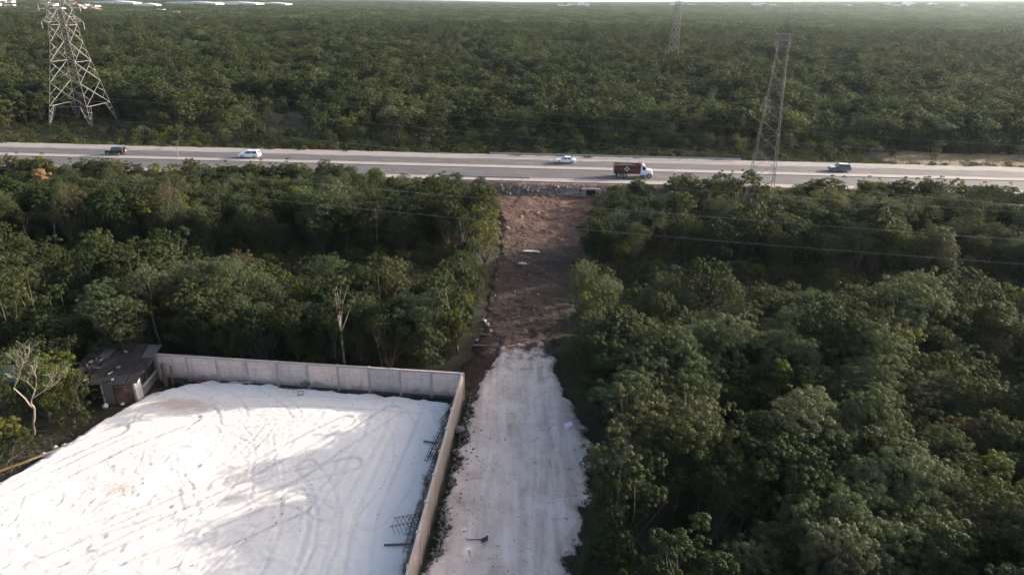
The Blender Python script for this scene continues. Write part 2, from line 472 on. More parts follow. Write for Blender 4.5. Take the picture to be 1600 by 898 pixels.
# limestone track
x = np.arange(-8.5, 9.5, 0.13); y = np.arange(15, 74.5, 0.16)
X, Y = np.meshgrid(x, y)
L = np.interp(Y, TR_Y, TRL); Rr = np.interp(Y, TR_Y, TRR)
sd = np.minimum(np.minimum(X - L, Rr - X), (74.0 - Y) * 0.24 + (fbm(X * .5, Y * .1, 4) - .5) * 2)
sd = sd + (fbm(X * 0.55, Y * 0.55, 11, 5) - 0.5) * 2.6
Z = -0.35 + 0.62 * sstep(-0.9, 1.0, sd) + (fbm(X * 0.8, Y * 0.3, 21, 5) - 0.5) * 0.14
mid = (L + Rr) / 2 + 0.6 * np.sin(Y * 0.06)
for off in (-2.6, -0.9, 0.9, 2.4):
    wv = mid + off + 0.25 * np.sin(Y * 0.17 + off)
    Z -= 0.05 * np.exp(-((X - wv) / 0.28) ** 2) * (0.5 + vnoise(X * 0.2, Y * 0.12, 31 + int(off * 3)))
Z += (vnoise(X * 4, Y * 4, 77) - 0.5) * 0.03
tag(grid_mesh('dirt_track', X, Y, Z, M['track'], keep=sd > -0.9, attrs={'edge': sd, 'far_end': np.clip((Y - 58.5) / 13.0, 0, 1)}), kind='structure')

# red soil clearing running on to the road bank
RS_Y = [58, 62, 66, 75, 90, 107, 120, 132]
RSL = [-5.0, -4.9, -4.6, -3.6, -2.8, -1.8, -2.6, -5.5]
RSR = [-2.2, -1.2, 5.2, 7.0, 9.0, 12.2, 15.0, 17.5]
x = np.arange(-9, 21, 0.2); y = np.arange(57, 133.5, 0.2)
X, Y = np.meshgrid(x, y)
L = np.interp(Y, RS_Y, RSL); Rr = np.interp(Y, RS_Y, RSR)
sd = np.minimum(np.minimum(X - L, Rr - X), Y - 58.5) + (fbm(X * 0.5, Y * 0.5, 15, 5) - 0.5) * 2.4
Z = -0.4 + 0.55 * sstep(-0.9, 0.8, sd) + (fbm(X * 0.45, Y * 0.45, 41, 6) - 0.5) * 0.55 + 0.02 * np.maximum(Y - 105, 0)
Z += 0.35 * np.exp(-(((X + 2.8) / 1.3) ** 2 + ((Y - 66) / 3.0) ** 2)) * (0.5 + fbm(X * 2, Y * 2, 5))
Z += (vnoise(X * 2.2, Y * 2.2, 7) - 0.5) * 0.16
TL = np.interp(Y, TR_Y, TRL); TRr = np.interp(Y, TR_Y, TRR)
Z -= 0.34 * sstep(73.5, 69.5, Y) * sstep(-0.8, 0.9, np.minimum(X - TL, TRr - X))
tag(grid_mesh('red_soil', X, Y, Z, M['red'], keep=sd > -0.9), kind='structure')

# limestone yard
YP = [(-7.1, 20), (-6.35, 34.5), (-5.65, 45), (-4.9, 56.2), (-29.8, 59.4), (-34.2, 57.4), (-36.0, 53.7), (-40.4, 42.0), (-48.7, 20)]
x = np.arange(-52, -4.4, 0.13); y = np.arange(22, 61, 0.13)
X, Y = np.meshgrid(x, y)
sd = np.full(X.shape, 1e9)
for (ax_, ay_), (bx_, by_) in zip(YP, YP[1:] + YP[:1]):
    dx, dy = bx_ - ax_, by_ - ay_
    Ln = math.hypot(dx, dy)
    sd = np.minimum(sd, ((X - ax_) * (-dy) + (Y - ay_) * dx) / Ln)
wall_side = sstep(0.0, 4.0, (-6.5 - X))
sd = sd + (fbm(X * 0.8, Y * 0.8, 51, 5) - 0.5) * (0.7 + 0.6 * wall_side)
Zy = -0.25 + 0.95 * sstep(-0.7, 0.9, sd) + (fbm(X * 0.12, Y * 0.12, 61, 4) - 0.5) * 0.35 + (fbm(X * 0.9, Y * 0.9, 71, 4) - 0.5) * 0.05
RUT = np.zeros(X.shape)
def rut(pts, gauge=1.7, wd=0.22, dep=0.07, cleat=0.34):
    global Zy, RUT
    pts = np.array(pts, float)
    seg = np.diff(pts, axis=0); ln = np.hypot(*seg.T); cum = np.concatenate([[0], np.cumsum(ln)])
    best = np.full(X.shape, 1e9); off = np.zeros(X.shape); ss = np.zeros(X.shape)
    for i in range(len(seg)):
        t = np.clip(((X - pts[i, 0]) * seg[i, 0] + (Y - pts[i, 1]) * seg[i, 1]) / ln[i] ** 2, 0, 1)
        px_, py_ = X - pts[i, 0] - t * seg[i, 0], Y - pts[i, 1] - t * seg[i, 1]
        d = np.hypot(px_, py_); c = np.sign(seg[i, 0] * py_ - seg[i, 1] * px_) * d
        k = d < best
        best = np.where(k, d, best); off = np.where(k, c, off); ss = np.where(k, cum[i] + t * ln[i], ss)
    for sgn in (-1, 1):
        e = off - sgn * gauge / 2
        prof = np.exp(-(e / wd) ** 2)
        wob = 0.55 + 0.9 * vnoise(ss * 0.25, ss * 0 + sgn, 5)
        RUT = np.maximum(RUT, prof * wob * (0.82 + 0.18 * np.sin(ss * 2 * math.pi / cleat)) * min(1, dep / 0.05))
        Zy -= dep * prof * wob * (0.85 + 0.15 * np.sin(ss * 2 * math.pi / cleat))
        Zy += dep * 0.35 * np.exp(-((np.abs(e) - wd * 1.7) / 0.12) ** 2) * wob
def arc(cx_, cy_, r_, a0, a1, n=14):
    return [(cx_ + r_ * math.cos(R_(a0 + (a1 - a0) * i / n)), cy_ + r_ * math.sin(R_(a0 + (a1 - a0) * i / n))) for i in range(n + 1)]
rut([(-44, 34), (-38, 41), (-33, 48), (-29, 52)], dep=0.05)
rut([(-46, 36), (-39.5, 44), (-34.5, 50)], dep=0.04)
rut([(-36, 30), (-27, 39), (-22, 44), (-15, 52)], dep=0.055)
rut([(-33, 30), (-24, 38), (-17, 45), (-11, 54)], dep=0.045)
rut([(-40, 31), (-30, 38), (-25, 41), (-13, 46)], dep=0.045)
rut([(-31, 30), (-21, 37), (-16, 41)], dep=0.05, gauge=2.3, wd=.16)
_q = random.Random(12)
for _k in range(64):
    _a = _q.uniform(0, 360)
    rut(arc(_q.uniform(-37, -17), _q.uniform(35, 52), _q.uniform(3.5, 16), _a, _a + _q.uniform(18, 60), 4), gauge=_q.choice((.5, .9, 1.6, 1.9, 2.3)), wd=_q.uniform(.07, .17), dep=_q.uniform(.012, .04), cleat=_q.uniform(.28, .45))
rut([(-32, 58), (-26, 55), (-19, 55.5), (-9, 54.5)], dep=0.03); rut([(-9.5, 30), (-10.5, 40), (-9.5, 50), (-9, 55)], dep=0.03)
rut([(-13, 30), (-13.5, 40), (-12, 50), (-12, 56)], dep=0.025)
Zy += (vnoise(X * 5, Y * 5, 87) - 0.5) * 0.035
Zy += 0.10 * np.maximum(0, vnoise(X * 1.6, Y * 1.6, 93) - 0.72) * 3 * sstep(0.3, 0.7, vnoise(X * 0.15, Y * 0.15, 9))
tag(grid_mesh('limestone_yard', X, Y, Zy, M['fill'], keep=sd > -0.7, attrs={'edge': sd, 'rut': RUT, 'stain': np.exp(-(((X + 30.5 + (Y - 54.3) * .6) / 3.6) ** 2 + ((Y - 54.3) / 1.5) ** 2)) + .7 * np.exp(-(((X + 30.0) / 2.0) ** 2 + ((Y - 42.5) / 1.3) ** 2))}), kind='structure')

# ------------------------------------------------------------------ setting: road
RZ = 2.5
RA = R_(-1.7)
RD = Vector((math.cos(RA), math.sin(RA), 0)); RN = Vector((-math.sin(RA), math.cos(RA), 0)); RO = Vector((0, 147.6, 0))
def rp(s, t, z=0.0):
    p = RO + RD * s + RN * t
    return (p.x, p.y, z)
def road_sheet(name, t0, t1, z, mat, s0=-900, s1=900, thick=None):
    b = MB()
    if thick is None:
        b.add([rp(s0, t0, z), rp(s1, t0, z), rp(s1, t1, z), rp(s0, t1, z)], [(0, 1, 2, 3)])
    else:
        vv = [rp(s, t, zz) for zz in (z - thick, z) for s, t in ((s0, t0), (s1, t0), (s1, t1), (s0, t1))]
        b.add(vv, [(3, 2, 1, 0), (4, 5, 6, 7), (0, 1, 5, 4), (1, 2, 6, 5), (2, 3, 7, 6), (3, 0, 4, 7)])
    return tag(b.build(name, mat), kind='structure')
# embankment with uneven slopes
s = np.concatenate([np.linspace(-900, -62, 60), np.arange(-60, 60, 0.45), np.linspace(62, 900, 60)])
t = np.array([-17.8, -17.0, -16.2, -15.4, -14.7, -14.0, -13.5, -13.0, 13.0, 13.6, 14.6, 15.8, 17.2])
h = np.array([-0.4, 0.35, 0.9, 1.4, 1.9, 2.35, 2.47, 2.47, 2.47, 2.2, 1.4, 0.5, -0.4])
S, T = np.meshgrid(s, t); Hh = np.repeat(h[:, None], len(s), 1)
amp = np.where((T < -13.2) | (T > 13.2), 1.0, 0.0)
Hh = Hh + amp * (fbm(S * 0.7, T * 1.2, 5, 5) - 0.5) * 0.7 * (Hh < 2.3)
P = np.array(RO)[None, None, :] + S[..., None] * np.array(RD) + T[..., None] * np.array(RN)
tag(grid_mesh('embankment', P[..., 0], P[..., 1], Hh, M['bank'], smooth=False), kind='structure')
road_sheet('road', -10.2, -1.6, RZ + 0.004, M['asphalt'])
road_sheet('road', 0.9, 7.4, RZ + 0.005, M['asphalt'])
road_sheet('median_strip', -1.6, 0.9, RZ + 0.13, M['kerb'], thick=0.16)
road_sheet('pavement', -12.9, -10.2, RZ + 0.12, M['kerb'], thick=0.15)
# worn outer verge with an irregular outline
s = np.arange(-320, 320, 1.1); t = np.linspace(7.4, 12.6, 9)
S, T = np.meshgrid(s, t)
jit = (fbm(S * 0.12, S * 0 + 3, 9, 5) - 0.5) * 2.4 * (T > 8.8) + (fbm(S * 0.35, S * 0 + 8, 19, 4) - 0.5) * 0.9 * (T < 8.0)
Tj = T + jit
P = np.array(RO)[None, None, :] + S[..., None] * np.array(RD) + Tj[..., None] * np.array(RN)
Zv = RZ + 0.03 + (fbm(S * .6, T * .6, 2, 3) - .5) * 0.03 - 0.10 * (T > 12.0)
tag(grid_mesh('verge', P[..., 0], P[..., 1], Zv, M['verge']), kind='structure')
for k, (ta, tb) in enumerate(((-9.8, -9.68), (-2.02, -1.9), (1.2, 1.32), (6.9, 7.02))):
    road_sheet('edge_line', ta, tb, RZ + 0.010 + 0.0004 * k, M['line'], -260, 260)
b = MB()
for tt in (-5.8, 4.1):
    for i in range(-26, 26):
        s0 = i * 10.0
        b.add([rp(s0, tt - .06, RZ + .011), rp(s0 + 4, tt - .06, RZ + .011), rp(s0 + 4, tt + .06, RZ + .011), rp(s0, tt + .06, RZ + .011)], [(0, 1, 2, 3)])
tag(b.build('lane_marking', M['line']), kind='structure')
# tan cleared ground far right beyond the road
x = np.arange(88, 175, 1.2); y = np.arange(160, 186, 0.8); X, Y = np.meshgrid(x, y)
sd = np.minimum(np.minimum(X - 92, 170 - X) * 0.3, np.minimum(Y - 161.5, 183 - Y)) + (fbm(X * .2, Y * .2, 3) - .5) * 5
tag(grid_mesh('dry_clearing', X, Y, -0.3 + 0.9 * sstep(-1, 1.5, sd) + (fbm(X * .5, Y * .5, 8) - .5) * .3, M['drygrass'], keep=sd > -1), kind='structure')

# ------------------------------------------------------------------ boundary wall
def wall(name, label, a, b_, bay, mat, proud_l, proud_r, h=3.0, th=0.16, stub=0.0):
    a, b_ = Vector(a), Vector(b_)
    d = b_ - a; n = max(1, round(d.length / bay)); bay = d.length / n
    root = empty(name, (a.x, a.y, 0), math.atan2(d.y, d.x), label, 'wall')
    pan = MB().box((0, 0, 0), (bay - 0.24, th, h - 0.60)).build('block_panel', mat)
    pan.parent = root; pan.location = (bay / 2, 0, 0.40 + (h - 0.60) / 2)
    colm = MB().box((0, (proud_l - proud_r) / 2, 0), (0.24, th + proud_l + proud_r, h + stub + 0.05)).build('column', M['conc'])
    colm.parent = root; colm.location = (0, 0, (h + stub - 0.05) / 2)
    pl = MB().box((0, 0, 0), (bay - 0.25, th + 0.05, 0.62)).build('plinth', M['conc_dark'])
    pl.parent = root; pl.location = (bay / 2, 0, 0.09)
    cp = MB().box((0, 0, 0), (bay - 0.25, th + 0.02, 0.20)).build('cap_beam', M['conc'])
    cp.parent = root; cp.location = (bay / 2, 0, h - 0.10)
    for i in range(1, n + 1):
        c = colm.copy(); COL.objects.link(c); c.parent = root; c.location.x = i * bay
        c.rotation_euler = (0, 0, R_(rnd.uniform(-0.6, 0.6)))
        c.location.z += rnd.uniform(-0.03, 0.06)
        if i < n:
            for o in (pan, pl, cp):
                k = o.copy(); COL.objects.link(k); k.parent = root; k.location.x = (i + 0.5) * bay
                k.location.y += rnd.uniform(-0.012, 0.012)
                if o is pan: k.rotation_euler = (0, 0, math.pi if rnd.random() < .0 else 0)
    return root
WA, WB = (-35.3, 59.85), (-4.55, 57.15)
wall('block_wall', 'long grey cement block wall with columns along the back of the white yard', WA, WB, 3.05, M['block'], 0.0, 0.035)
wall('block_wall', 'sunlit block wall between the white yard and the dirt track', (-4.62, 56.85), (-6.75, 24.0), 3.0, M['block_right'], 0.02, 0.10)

# rebar cages, planks and posts along the wall
def rebar_cage(label, a, b_, w=0.26, step=0.35):
    a, b_ = Vector(a), Vector(b_)
    d = (b_ - a); q = d.to_track_quat('Z', 'Y').to_matrix()
    root = empty('rebar_cage', a, 0, label, 'rebar', 'rebar cages leaning by the right hand wall')
    for sx, sy in ((-1, -1), (1, -1), (1, 1), (-1, 1)):
        o = q @ Vector((sx * w / 2, sy * w / 2, 0))
        MB().bar(o, d + o, 0.032).build('bar', M['rebar'], root)
    for i in range(int(d.length / step)):
        bb = MB(); z = 0.2 + i * step
        c = [q @ Vector((sx * w / 2, sy * w / 2, z)) for sx, sy in ((-1, -1), (1, -1), (1, 1), (-1, 1))]
        for k in range(4): bb.bar(c[k], c[(k + 1) % 4], 0.024)
        bb.build('stirrup', M['rebar'], root)
rebar_cage('dark rebar cage lying on the fill near the far end of the right wall', (-6.3, 52.2, 0.75), (-5.1, 51.6, 2.6))
rebar_cage('long dark rebar cage leaning halfway along the right wall', (-6.9, 46.6, 0.5), (-5.55, 48.2, 3.1))
rebar_cage('dark rebar cage leaning low against the middle of the right wall', (-6.6, 43.6, 0.5), (-5.7, 45.6, 2.4))
rebar_cage('wide dark rebar frame near the lower end of the right wall', (-8.2, 38.6, 0.9), (-6.3, 38.3, 1.6), 0.9, 0.3)
rebar_cage('dark rebar cage lying along the foot of the right wall', (-7.0, 36.2, 0.6), (-6.5, 41.2, 1.1), 0.4)
def plank(label, a, b_, w=0.14, h=0.05, mat='wood', name='plank', cat='plank', group=None):
    a, b_ = Vector(a), Vector(b_)
    o = MB().bar((0, 0, 0), b_ - a, w, h).build(name, M[mat], bevel=0.01, seg=1)
    o.location = a
    return tag(o, label, cat, group)
plank('dark wooden plank jutting out from the lower right wall onto the fill', (-8.6, 36.9, 0.85), (-6.5, 36.9, 1.0), 0.12, 0.12)
plank('short dark plank on the fill left of the right wall', (-7.4, 49.3, 0.72), (-6.1, 48.7, 0.95), 0.14, 0.12)
for i, (yy, ln) in enumerate(((54.6, 1.9), (50.6, 2.2), (47.0, 2.4), (42.2, 2.2), (40.0, 2.5), (37.4, 2.0), (34.8, 2.3))):
    xx = np.interp(yy, [24, 56.85], [-6.75, -4.62])
    plank('dark board leaning upright on the yard side of the right wall', (xx - 0.95, yy - 0.3, 0.25), (xx - 0.17, yy + 0.3, ln + 0.2), 0.5, 0.05, 'wood', 'board', 'board', 'boards leaning on the right wall')

# ------------------------------------------------------------------ shack
sh = empty('shack', (-41.0, 55.1, 0), R_(4), 'derelict shack with a sagging black sheet roof at the corner of the yard', 'shack')
W_, D_ = 5.6, 5.0
# local x right, y back ; front wall y=0
b = MB()
b.box((W_ - 0.09, 0.60, 1.25), (0.20, 1.2, 2.5))                                   # white pilaster at front right
b.build('pilaster', M['shack_white'], sh)
b = MB(); b.box((W_ - 0.10, 3.05, 0.5), (0.16, 3.6, 1.0)); b.box((W_ - 0.10, 4.75, 1.75), (0.16, 0.5, 1.6)); b.box((W_ - 0.10, 3.0, 2.35), (0.15, 3.4, 0.3))
side = b.build('wall', M['shack_grey'], sh)
MB().box((W_ - 0.16, 2.9, 1.60), (0.05, 3.1, 1.2)).build('window_dark_panel', M['interior_shade'], side)  # black panel behind the gap, painted as the shade indoors
MB().box((W_ + 0.02, 2.9, 1.02), (0.22, 3.2, 0.09)).build('window_sill', M['shack_white'], side)
MB().box((W_ - 0.05, 2.5, 1.6), (0.06, 0.08, 1.14)).build('mullion', M['wood'], side)
b = MB(); b.box((4.5, 0.08, 1.2), (1.75, 0.16, 2.4))
b.build('brick_panel', M['shack_brick'], sh)
b = MB(); b.box((4.5, -0.03, 1.95), (1.7, 0.10, 0.12)); b.build('lintel', M['shack_grey'], sh)
b = MB(); b.box((3.1, 0.02, 1.15), (0.9, 0.08, 2.3)); dr = b.build('door', M['shack_grey'], sh)
b = MB(); b.box((2.58, 0.0, 1.2), (0.12, 0.14, 2.4)); b.build('door_post', M['shack_white'], sh)
b = MB(); b.box((1.3, 0.4, 1.2), (2.5, 0.06, 2.4)); b.build('painted_dark_panel', M['interior_shade'], sh)  # flat black panel painted as the shade indoors
b = MB(); b.box((W_ / 2, D_ - 0.08, 1.4), (W_ - 0.3, 0.16, 2.8)); b.box((0.1, 2.4, 1.2), (0.16, 4.6, 2.4)); b.build('rear_wall', M['shack_grey'], sh)
# roof sheets, each its own piece, uneven
nx_, ny_ = 6, 3
for i in range(nx_):
    for j in range(ny_):
        x0 = -0.35 + i * (W_ + 0.75) / nx_; y0 = -0.65 + j * (D_ + 1.2) / ny_
        wx, wy = (W_ + 0.75) / nx_ + 0.14, (D_ + 1.2) / ny_ + 0.22
        bb = MB(); nr = 10
        vv = []
        for q in range(nr + 1):
            for e in (0, 1):
                vv.append((q / nr * wx, e * wy, 0.010 * math.cos(q * math.pi)))
        nv = len(vv)
        ff = [(2 * q, 2 * q + 2, 2 * q + 3, 2 * q + 1) for q in range(nr)]
        bb.add(vv, ff); bb.add([(a, c, d - 0.012) for a, c, d in vv], [tuple(reversed(f_)) for f_ in ff])
        mm = M['roof_patch'] if (i, j) in ((1, 2), (5, 2)) else M['roof']
        o = bb.build('roof_sheet', mm, sh)
        slope = 0.13
        o.location = (x0, y0, 2.42 + slope * (y0 + 0.7) + 0.02 * ((i + j) % 2) + 0.03 * j + rnd.uniform(-0.02, 0.04))
        o.rotation_euler = (math.atan(slope) + R_(rnd.uniform(-3, 3)), R_(rnd.uniform(-4, 4)), R_(rnd.uniform(-8, 8)))
for k in range(9):
    px_, py_ = rnd.uniform(0.3, W_ - 0.5), rnd.uniform(-0.2, D_ - 0.4)
    o = MB().box((0, 0, 0), (rnd.uniform(.25, .6), rnd.uniform(.12, .4), 0.10), rnd.uniform(0, 3)).build('roof_weight', M['rock_dark'] if k % 3 else M['wood'], sh, bevel=0.03, seg=1)
    o.location = (px_, py_, 2.42 + 0.13 * (py_ + .7) + 0.18)

# junk by the shack
def tyre(loc, rot, label, r=0.42, wd=0.22, group=None):
    b = MB(); n = 16; k = 8
    vv = []
    for i in range(n):
        a = 2 * math.pi * i / n
        for j in range(k):
            t = 2 * math.pi * j / k
            rr = r - 0.12 + 0.12 * math.cos(t)
            vv.append((rr * math.cos(a), wd / 2 * math.sin(t), rr * math.sin(a)))
    ff = [(i * k + j, ((i + 1) % n) * k + j, ((i + 1) % n) * k + (j + 1) % k, i * k + (j + 1) % k) for i in range(n) for j in range(k)]
    b.add(vv, ff)
    o = b.build('tyre', M['tyre'], smooth=True); o.location = loc; o.rotation_euler = rot
    return tag(o, label, 'tyre', group)
tyre((-32.9, 58.35, 0.55), (R_(20), 0, R_(40)), 'worn black tyre propped upright at the back wall beside the shack')
tyre((-32.1, 58.6, 0.35), (R_(90), 0, 0), 'black tyre lying flat by the back wall')
tyre((-32.3, 58.3, 0.60), (R_(75), R_(10), 0), 'black tyre on top of the flat one by the back wall')
plank('tall dark post standing by the back wall right of the shack', (-34.2, 58.6, 0.0), (-34.2, 58.6, 2.6), 0.32, 0.26, 'wood', 'post', 'post')
plank('thin dark post leaning beside the tall post at the back wall', (-33.6, 58.7, 0.0), (-33.5, 58.8, 2.3), 0.16, 0.16, 'wood', 'post', 'post')
plank('pale timber lying at the foot of the back wall', (-29.5, 58.2, 0.62), (-25.5, 58.5, 0.75), 0.10, 0.10, 'conc', 'timber', 'timber')
b = MB()
for k in range(7):
    a_ = rnd.uniform(0, 3.1); l_ = rnd.uniform(.5, 1.2)
    b.bar((-.5 + rnd.uniform(0, .8), rnd.uniform(-.3, .3), .1 + rnd.uniform(0, .2)), (-.5 + rnd.uniform(0, .6) + l_ * math.cos(a_), rnd.uniform(-.3, .3) + l_ * math.sin(a_) * .4, .15 + rnd.uniform(0, .35)), .07)
o = b.build('scrap_heap', M['redjunk']); o.location = (-30.4, 58.3, 0.5); tag(o, 'small heap of dark red scrap bars at the foot of the back wall', 'scrap')
b = MB(); b.box((0, 0, .2), (.5, .4, .35), .4); b.box((.5, .1, .15), (.3, .3, .25), .9)
o = b.build('rubble_block', M['conc_dark'], bevel=.04); o.location = (-20.3, 57.9, 0.75); tag(o, 'dark broken block on the edge of the fill by the middle of the back wall', 'rubble')
b = MB()
for k in range(4):
    c = [(-.25, -.2), (.25, -.2), (.25, .2), (-.25, .2)]
    b.bar((*c[k], .05), (*c[(k + 1) % 4], .05), .05)
o = b.build('wooden_frame', M['wood']); o.location = (-20.2, 56.6, 0.75); o.rotation_euler = (R_(35), 0, .2); tag(o, 'small square wooden frame lying on the white fill near the back wall', 'frame')

# rocks
def rock_mesh(seed, sub=2):
    bm = bmesh.new(); bmesh.ops.create_icosphere(bm, subdivisions=sub, radius=1)
    r2 = random.Random(seed); off = [r2.uniform(0, 50) for _ in range(3)]
    cuts = [Vector((r2.uniform(-1, 1), r2.uniform(-1, 1), r2.uniform(-1, 1))).normalized() for _ in range(7)]
    for v in bm.verts:
        for c in cuts:
            d = v.co.dot(c) - 0.72
            if d > 0: v.co -= c * d * 0.9
        v.co *= 0.92 + 0.16 * float(vnoise(v.co.x * 2 + off[0], v.co.y * 2 + v.co.z * 3 + off[1]))
    me = bpy.data.meshes.new('rock'); bm.to_mesh(me); bm.free()
    return me
RKW = [rock_mesh(i) for i in range(4)]
for me in RKW: me.materials.append(M['rock'])
RKD = [rock_mesh(i + 9) for i in range(4)]
for me in RKD: me.materials.append(M['rock_dark'])
def rock(loc, s, label, dark=False, group=None, flat=0.7):
    o = link_mesh('rock', rnd.choice(RKD if dark else RKW)); o.location = loc
    o.scale = (s * rnd.uniform(.85, 1.2), s * rnd.uniform(.8, 1.1), s * flat); o.rotation_euler = (rnd.uniform(-.3, .3), rnd.uniform(-.3, .3), rnd.uniform(0, 6))
    return tag(o, label, 'rock', group)
rock((-37.9, 54.4, .3), .36, 'white limestone rock in the dark debris in front of the shack')
rock((-36.6, 54.9, .3), .22, 'small white rock at the edge of the fill below the shack')
for p in ((-38.4, 47.4), (-37.9, 48.2), (-38.9, 46.9), (-38.6, 48.0)):
    rock((*p, .3), rnd.uniform(.2, .36), 'white rock in the row along the left edge of the fill', group='white rocks along the left edge of the fill')
rock((-2.3 - 2.2, 51.7, .3), .62, 'large pale boulder at the foot of the sunlit wall on the track side', True)
for p in ((8.3, 47.2), (9.6, 47.6), (8.9, 46.3)):
    rock((*p, .35), rnd.uniform(.6, .85), 'grey boulder half hidden under the trees on the right of the track', True, 'grey boulders under the trees beside the track')
for p in ((8.0, 33.6), (9.3, 33.2)):
    rock((*p, .4), rnd.uniform(.5, .7), 'grey boulder under the big tree at the bottom edge', True, 'grey boulders at the bottom edge')
for p in ((-2.9, 73.5), (-3.3, 74.6), (-2.4, 71.9), (-3.9, 69.4)):
    rock((*p, .25), rnd.uniform(.2, .42), 'pale rock on the left edge of the red clearing', group='pale rocks on the left edge of the red clearing')
for p in ((-1.0, 110.5, .45), (1.4, 117.0, .4), (4.5, 119.5, .35), (9.0, 121.5, .35), (2.7, 121.0, .3)):
    rock((p[0], p[1], .45), p[2], 'small pale rock on the sunlit red soil', group='small pale rocks on the sunlit red soil')
def slab(label, x_, y_, l_, w_):
    b = MB()
    n = 9; pts = [(l_ * math.cos(a) * rnd.uniform(.6, 1), w_ * math.sin(a) * rnd.uniform(.6, 1)) for a in [2 * math.pi * i / n for i in range(n)]]
    b.add([(x__, y__, 0) for x__, y__ in pts] + [(x__ * .85, y__ * .85, .16) for x__, y__ in pts], [tuple(range(n - 1, -1, -1)), tuple(range(n, 2 * n))] + [(i, (i + 1) % n, n + (i + 1) % n, n + i) for i in range(n)])
    o = b.build('limestone_slab', M['rock']); o.location = (x_, y_, .27); tag(o, label, 'stone slab')
slab('long white limestone slab lying on the shaded red soil', 2.6, 99.4, 1.7, .55)
slab('short white limestone slab on the shaded red soil', 1.5, 94.0, .9, .5)
plank('pale broken timber sticking out at the left edge of the red clearing', (-3.6, 70.9, .3), (-2.3, 69.6, .75), .22, .16, 'wood_pale', 'timber', 'timber')
plank('pale yellow timber lying by the trees left of the red clearing', (-4.2, 68.0, .3), (-2.8, 67.6, .5), .22, .16, 'wood_pale', 'timber', 'timber')
o = MB().box((0, 0, 0), (.75, .5, .05)).build('white_sheet', M['white_mark'], bevel=.015, seg=1); o.location = (5.4, 52.6, .42); o.rotation_euler = (R_(20), R_(-10), .5)
tag(o, 'white discarded board at the foot of the trees right of the track', 'board')
b = MB(); b.bar((-1.1, 0, .03), (-.1, .05, .05), .05); b.bar((-1.2, .12, .04), (-1.05, -.05, .05), .04)
for k in range(9): b.bar((-.1 + .1 * (k % 3), -.2 + .05 * k, .05), (.32 + .03 * (k % 2), -.2 + .055 * k, .2), .06)
o = b.build('fallen_branch', M['bark_dark']); o.location = (-1.75, 38.1, .30); tag(o, 'small dark fallen branch lying on the pale track near the bottom', 'branch')
# lower left edge: pipes, tarpaulin
plank('yellow pipe lying along the lower left edge of the fill', (-43.0, 42.6, .45), (-39.4, 45.9, .5), .16, .16, 'yellow', 'pipe', 'pipe')
plank('brown timber lying in line with the yellow pipe at the edge of the fill', (-39.7, 45.75, .48), (-37.4, 48.0, .55), .14, .14, 'wood_pale', 'timber', 'timber')
x_ = np.linspace(-2.3, 2.3, 16); y_ = np.linspace(-1.6, 1.6, 12); X, Y = np.meshgrid(x_, y_)
tp = grid_mesh('tarpaulin', X, Y, 1.5 - .28 * np.abs(Y) + .25 * (fbm(X, Y, 4) - .5), M['blue'])
tp.location = (-49.5, 58.5, .2); tag(tp, 'blue tarpaulin behind the pale bare tree at the left edge', 'tarpaulin')
plank('yellow pole in front of the blue tarpaulin', (-51.6, 57.0, .9), (-47.6, 57.8, 2.2), .2, .2, 'yellow', 'pole', 'pole')

# ------------------------------------------------------------------ vehicles
def cyl(b, c, r, w, n=18, m=0, axis='y'):
    vv = []
    for s_ in (-w / 2, w / 2):
        for i in range(n):
            a = 2 * math.pi * i / n
            vv.append((c[0] + r * math.cos(a), c[1] + s_, c[2] + r * math.sin(a)))
    ff = [tuple(range(n - 1, -1, -1)), tuple(range(n, 2 * n))] + [(i, (i + 1) % n, n + (i + 1) % n, n + i) for i in range(n)]
    b.add(vv, ff, m)
def wheels(root, xs, hw, r, w, dual=False):
    for x_ in xs:
        for sgn in (-1, 1):
            bb = MB(); cyl(bb, (0, 0, 0), r, w)
            wh = bb.build('wheel', M['tyre'], root, bevel=0.025, seg=1); wh.location = (x_, sgn * (hw - w / 2), r)
            bb = MB(); cyl(bb, (0, sgn * (w / 2 + 0.004), 0), r * 0.62, 0.02)
            bb.build('rim', M['rim'], wh)
            bb = MB(); cyl(bb, (0, sgn * (w / 2 + 0.018), 0), r * 0.18, 0.02, 8)
            bb.build('hub', M['dark'], wh)
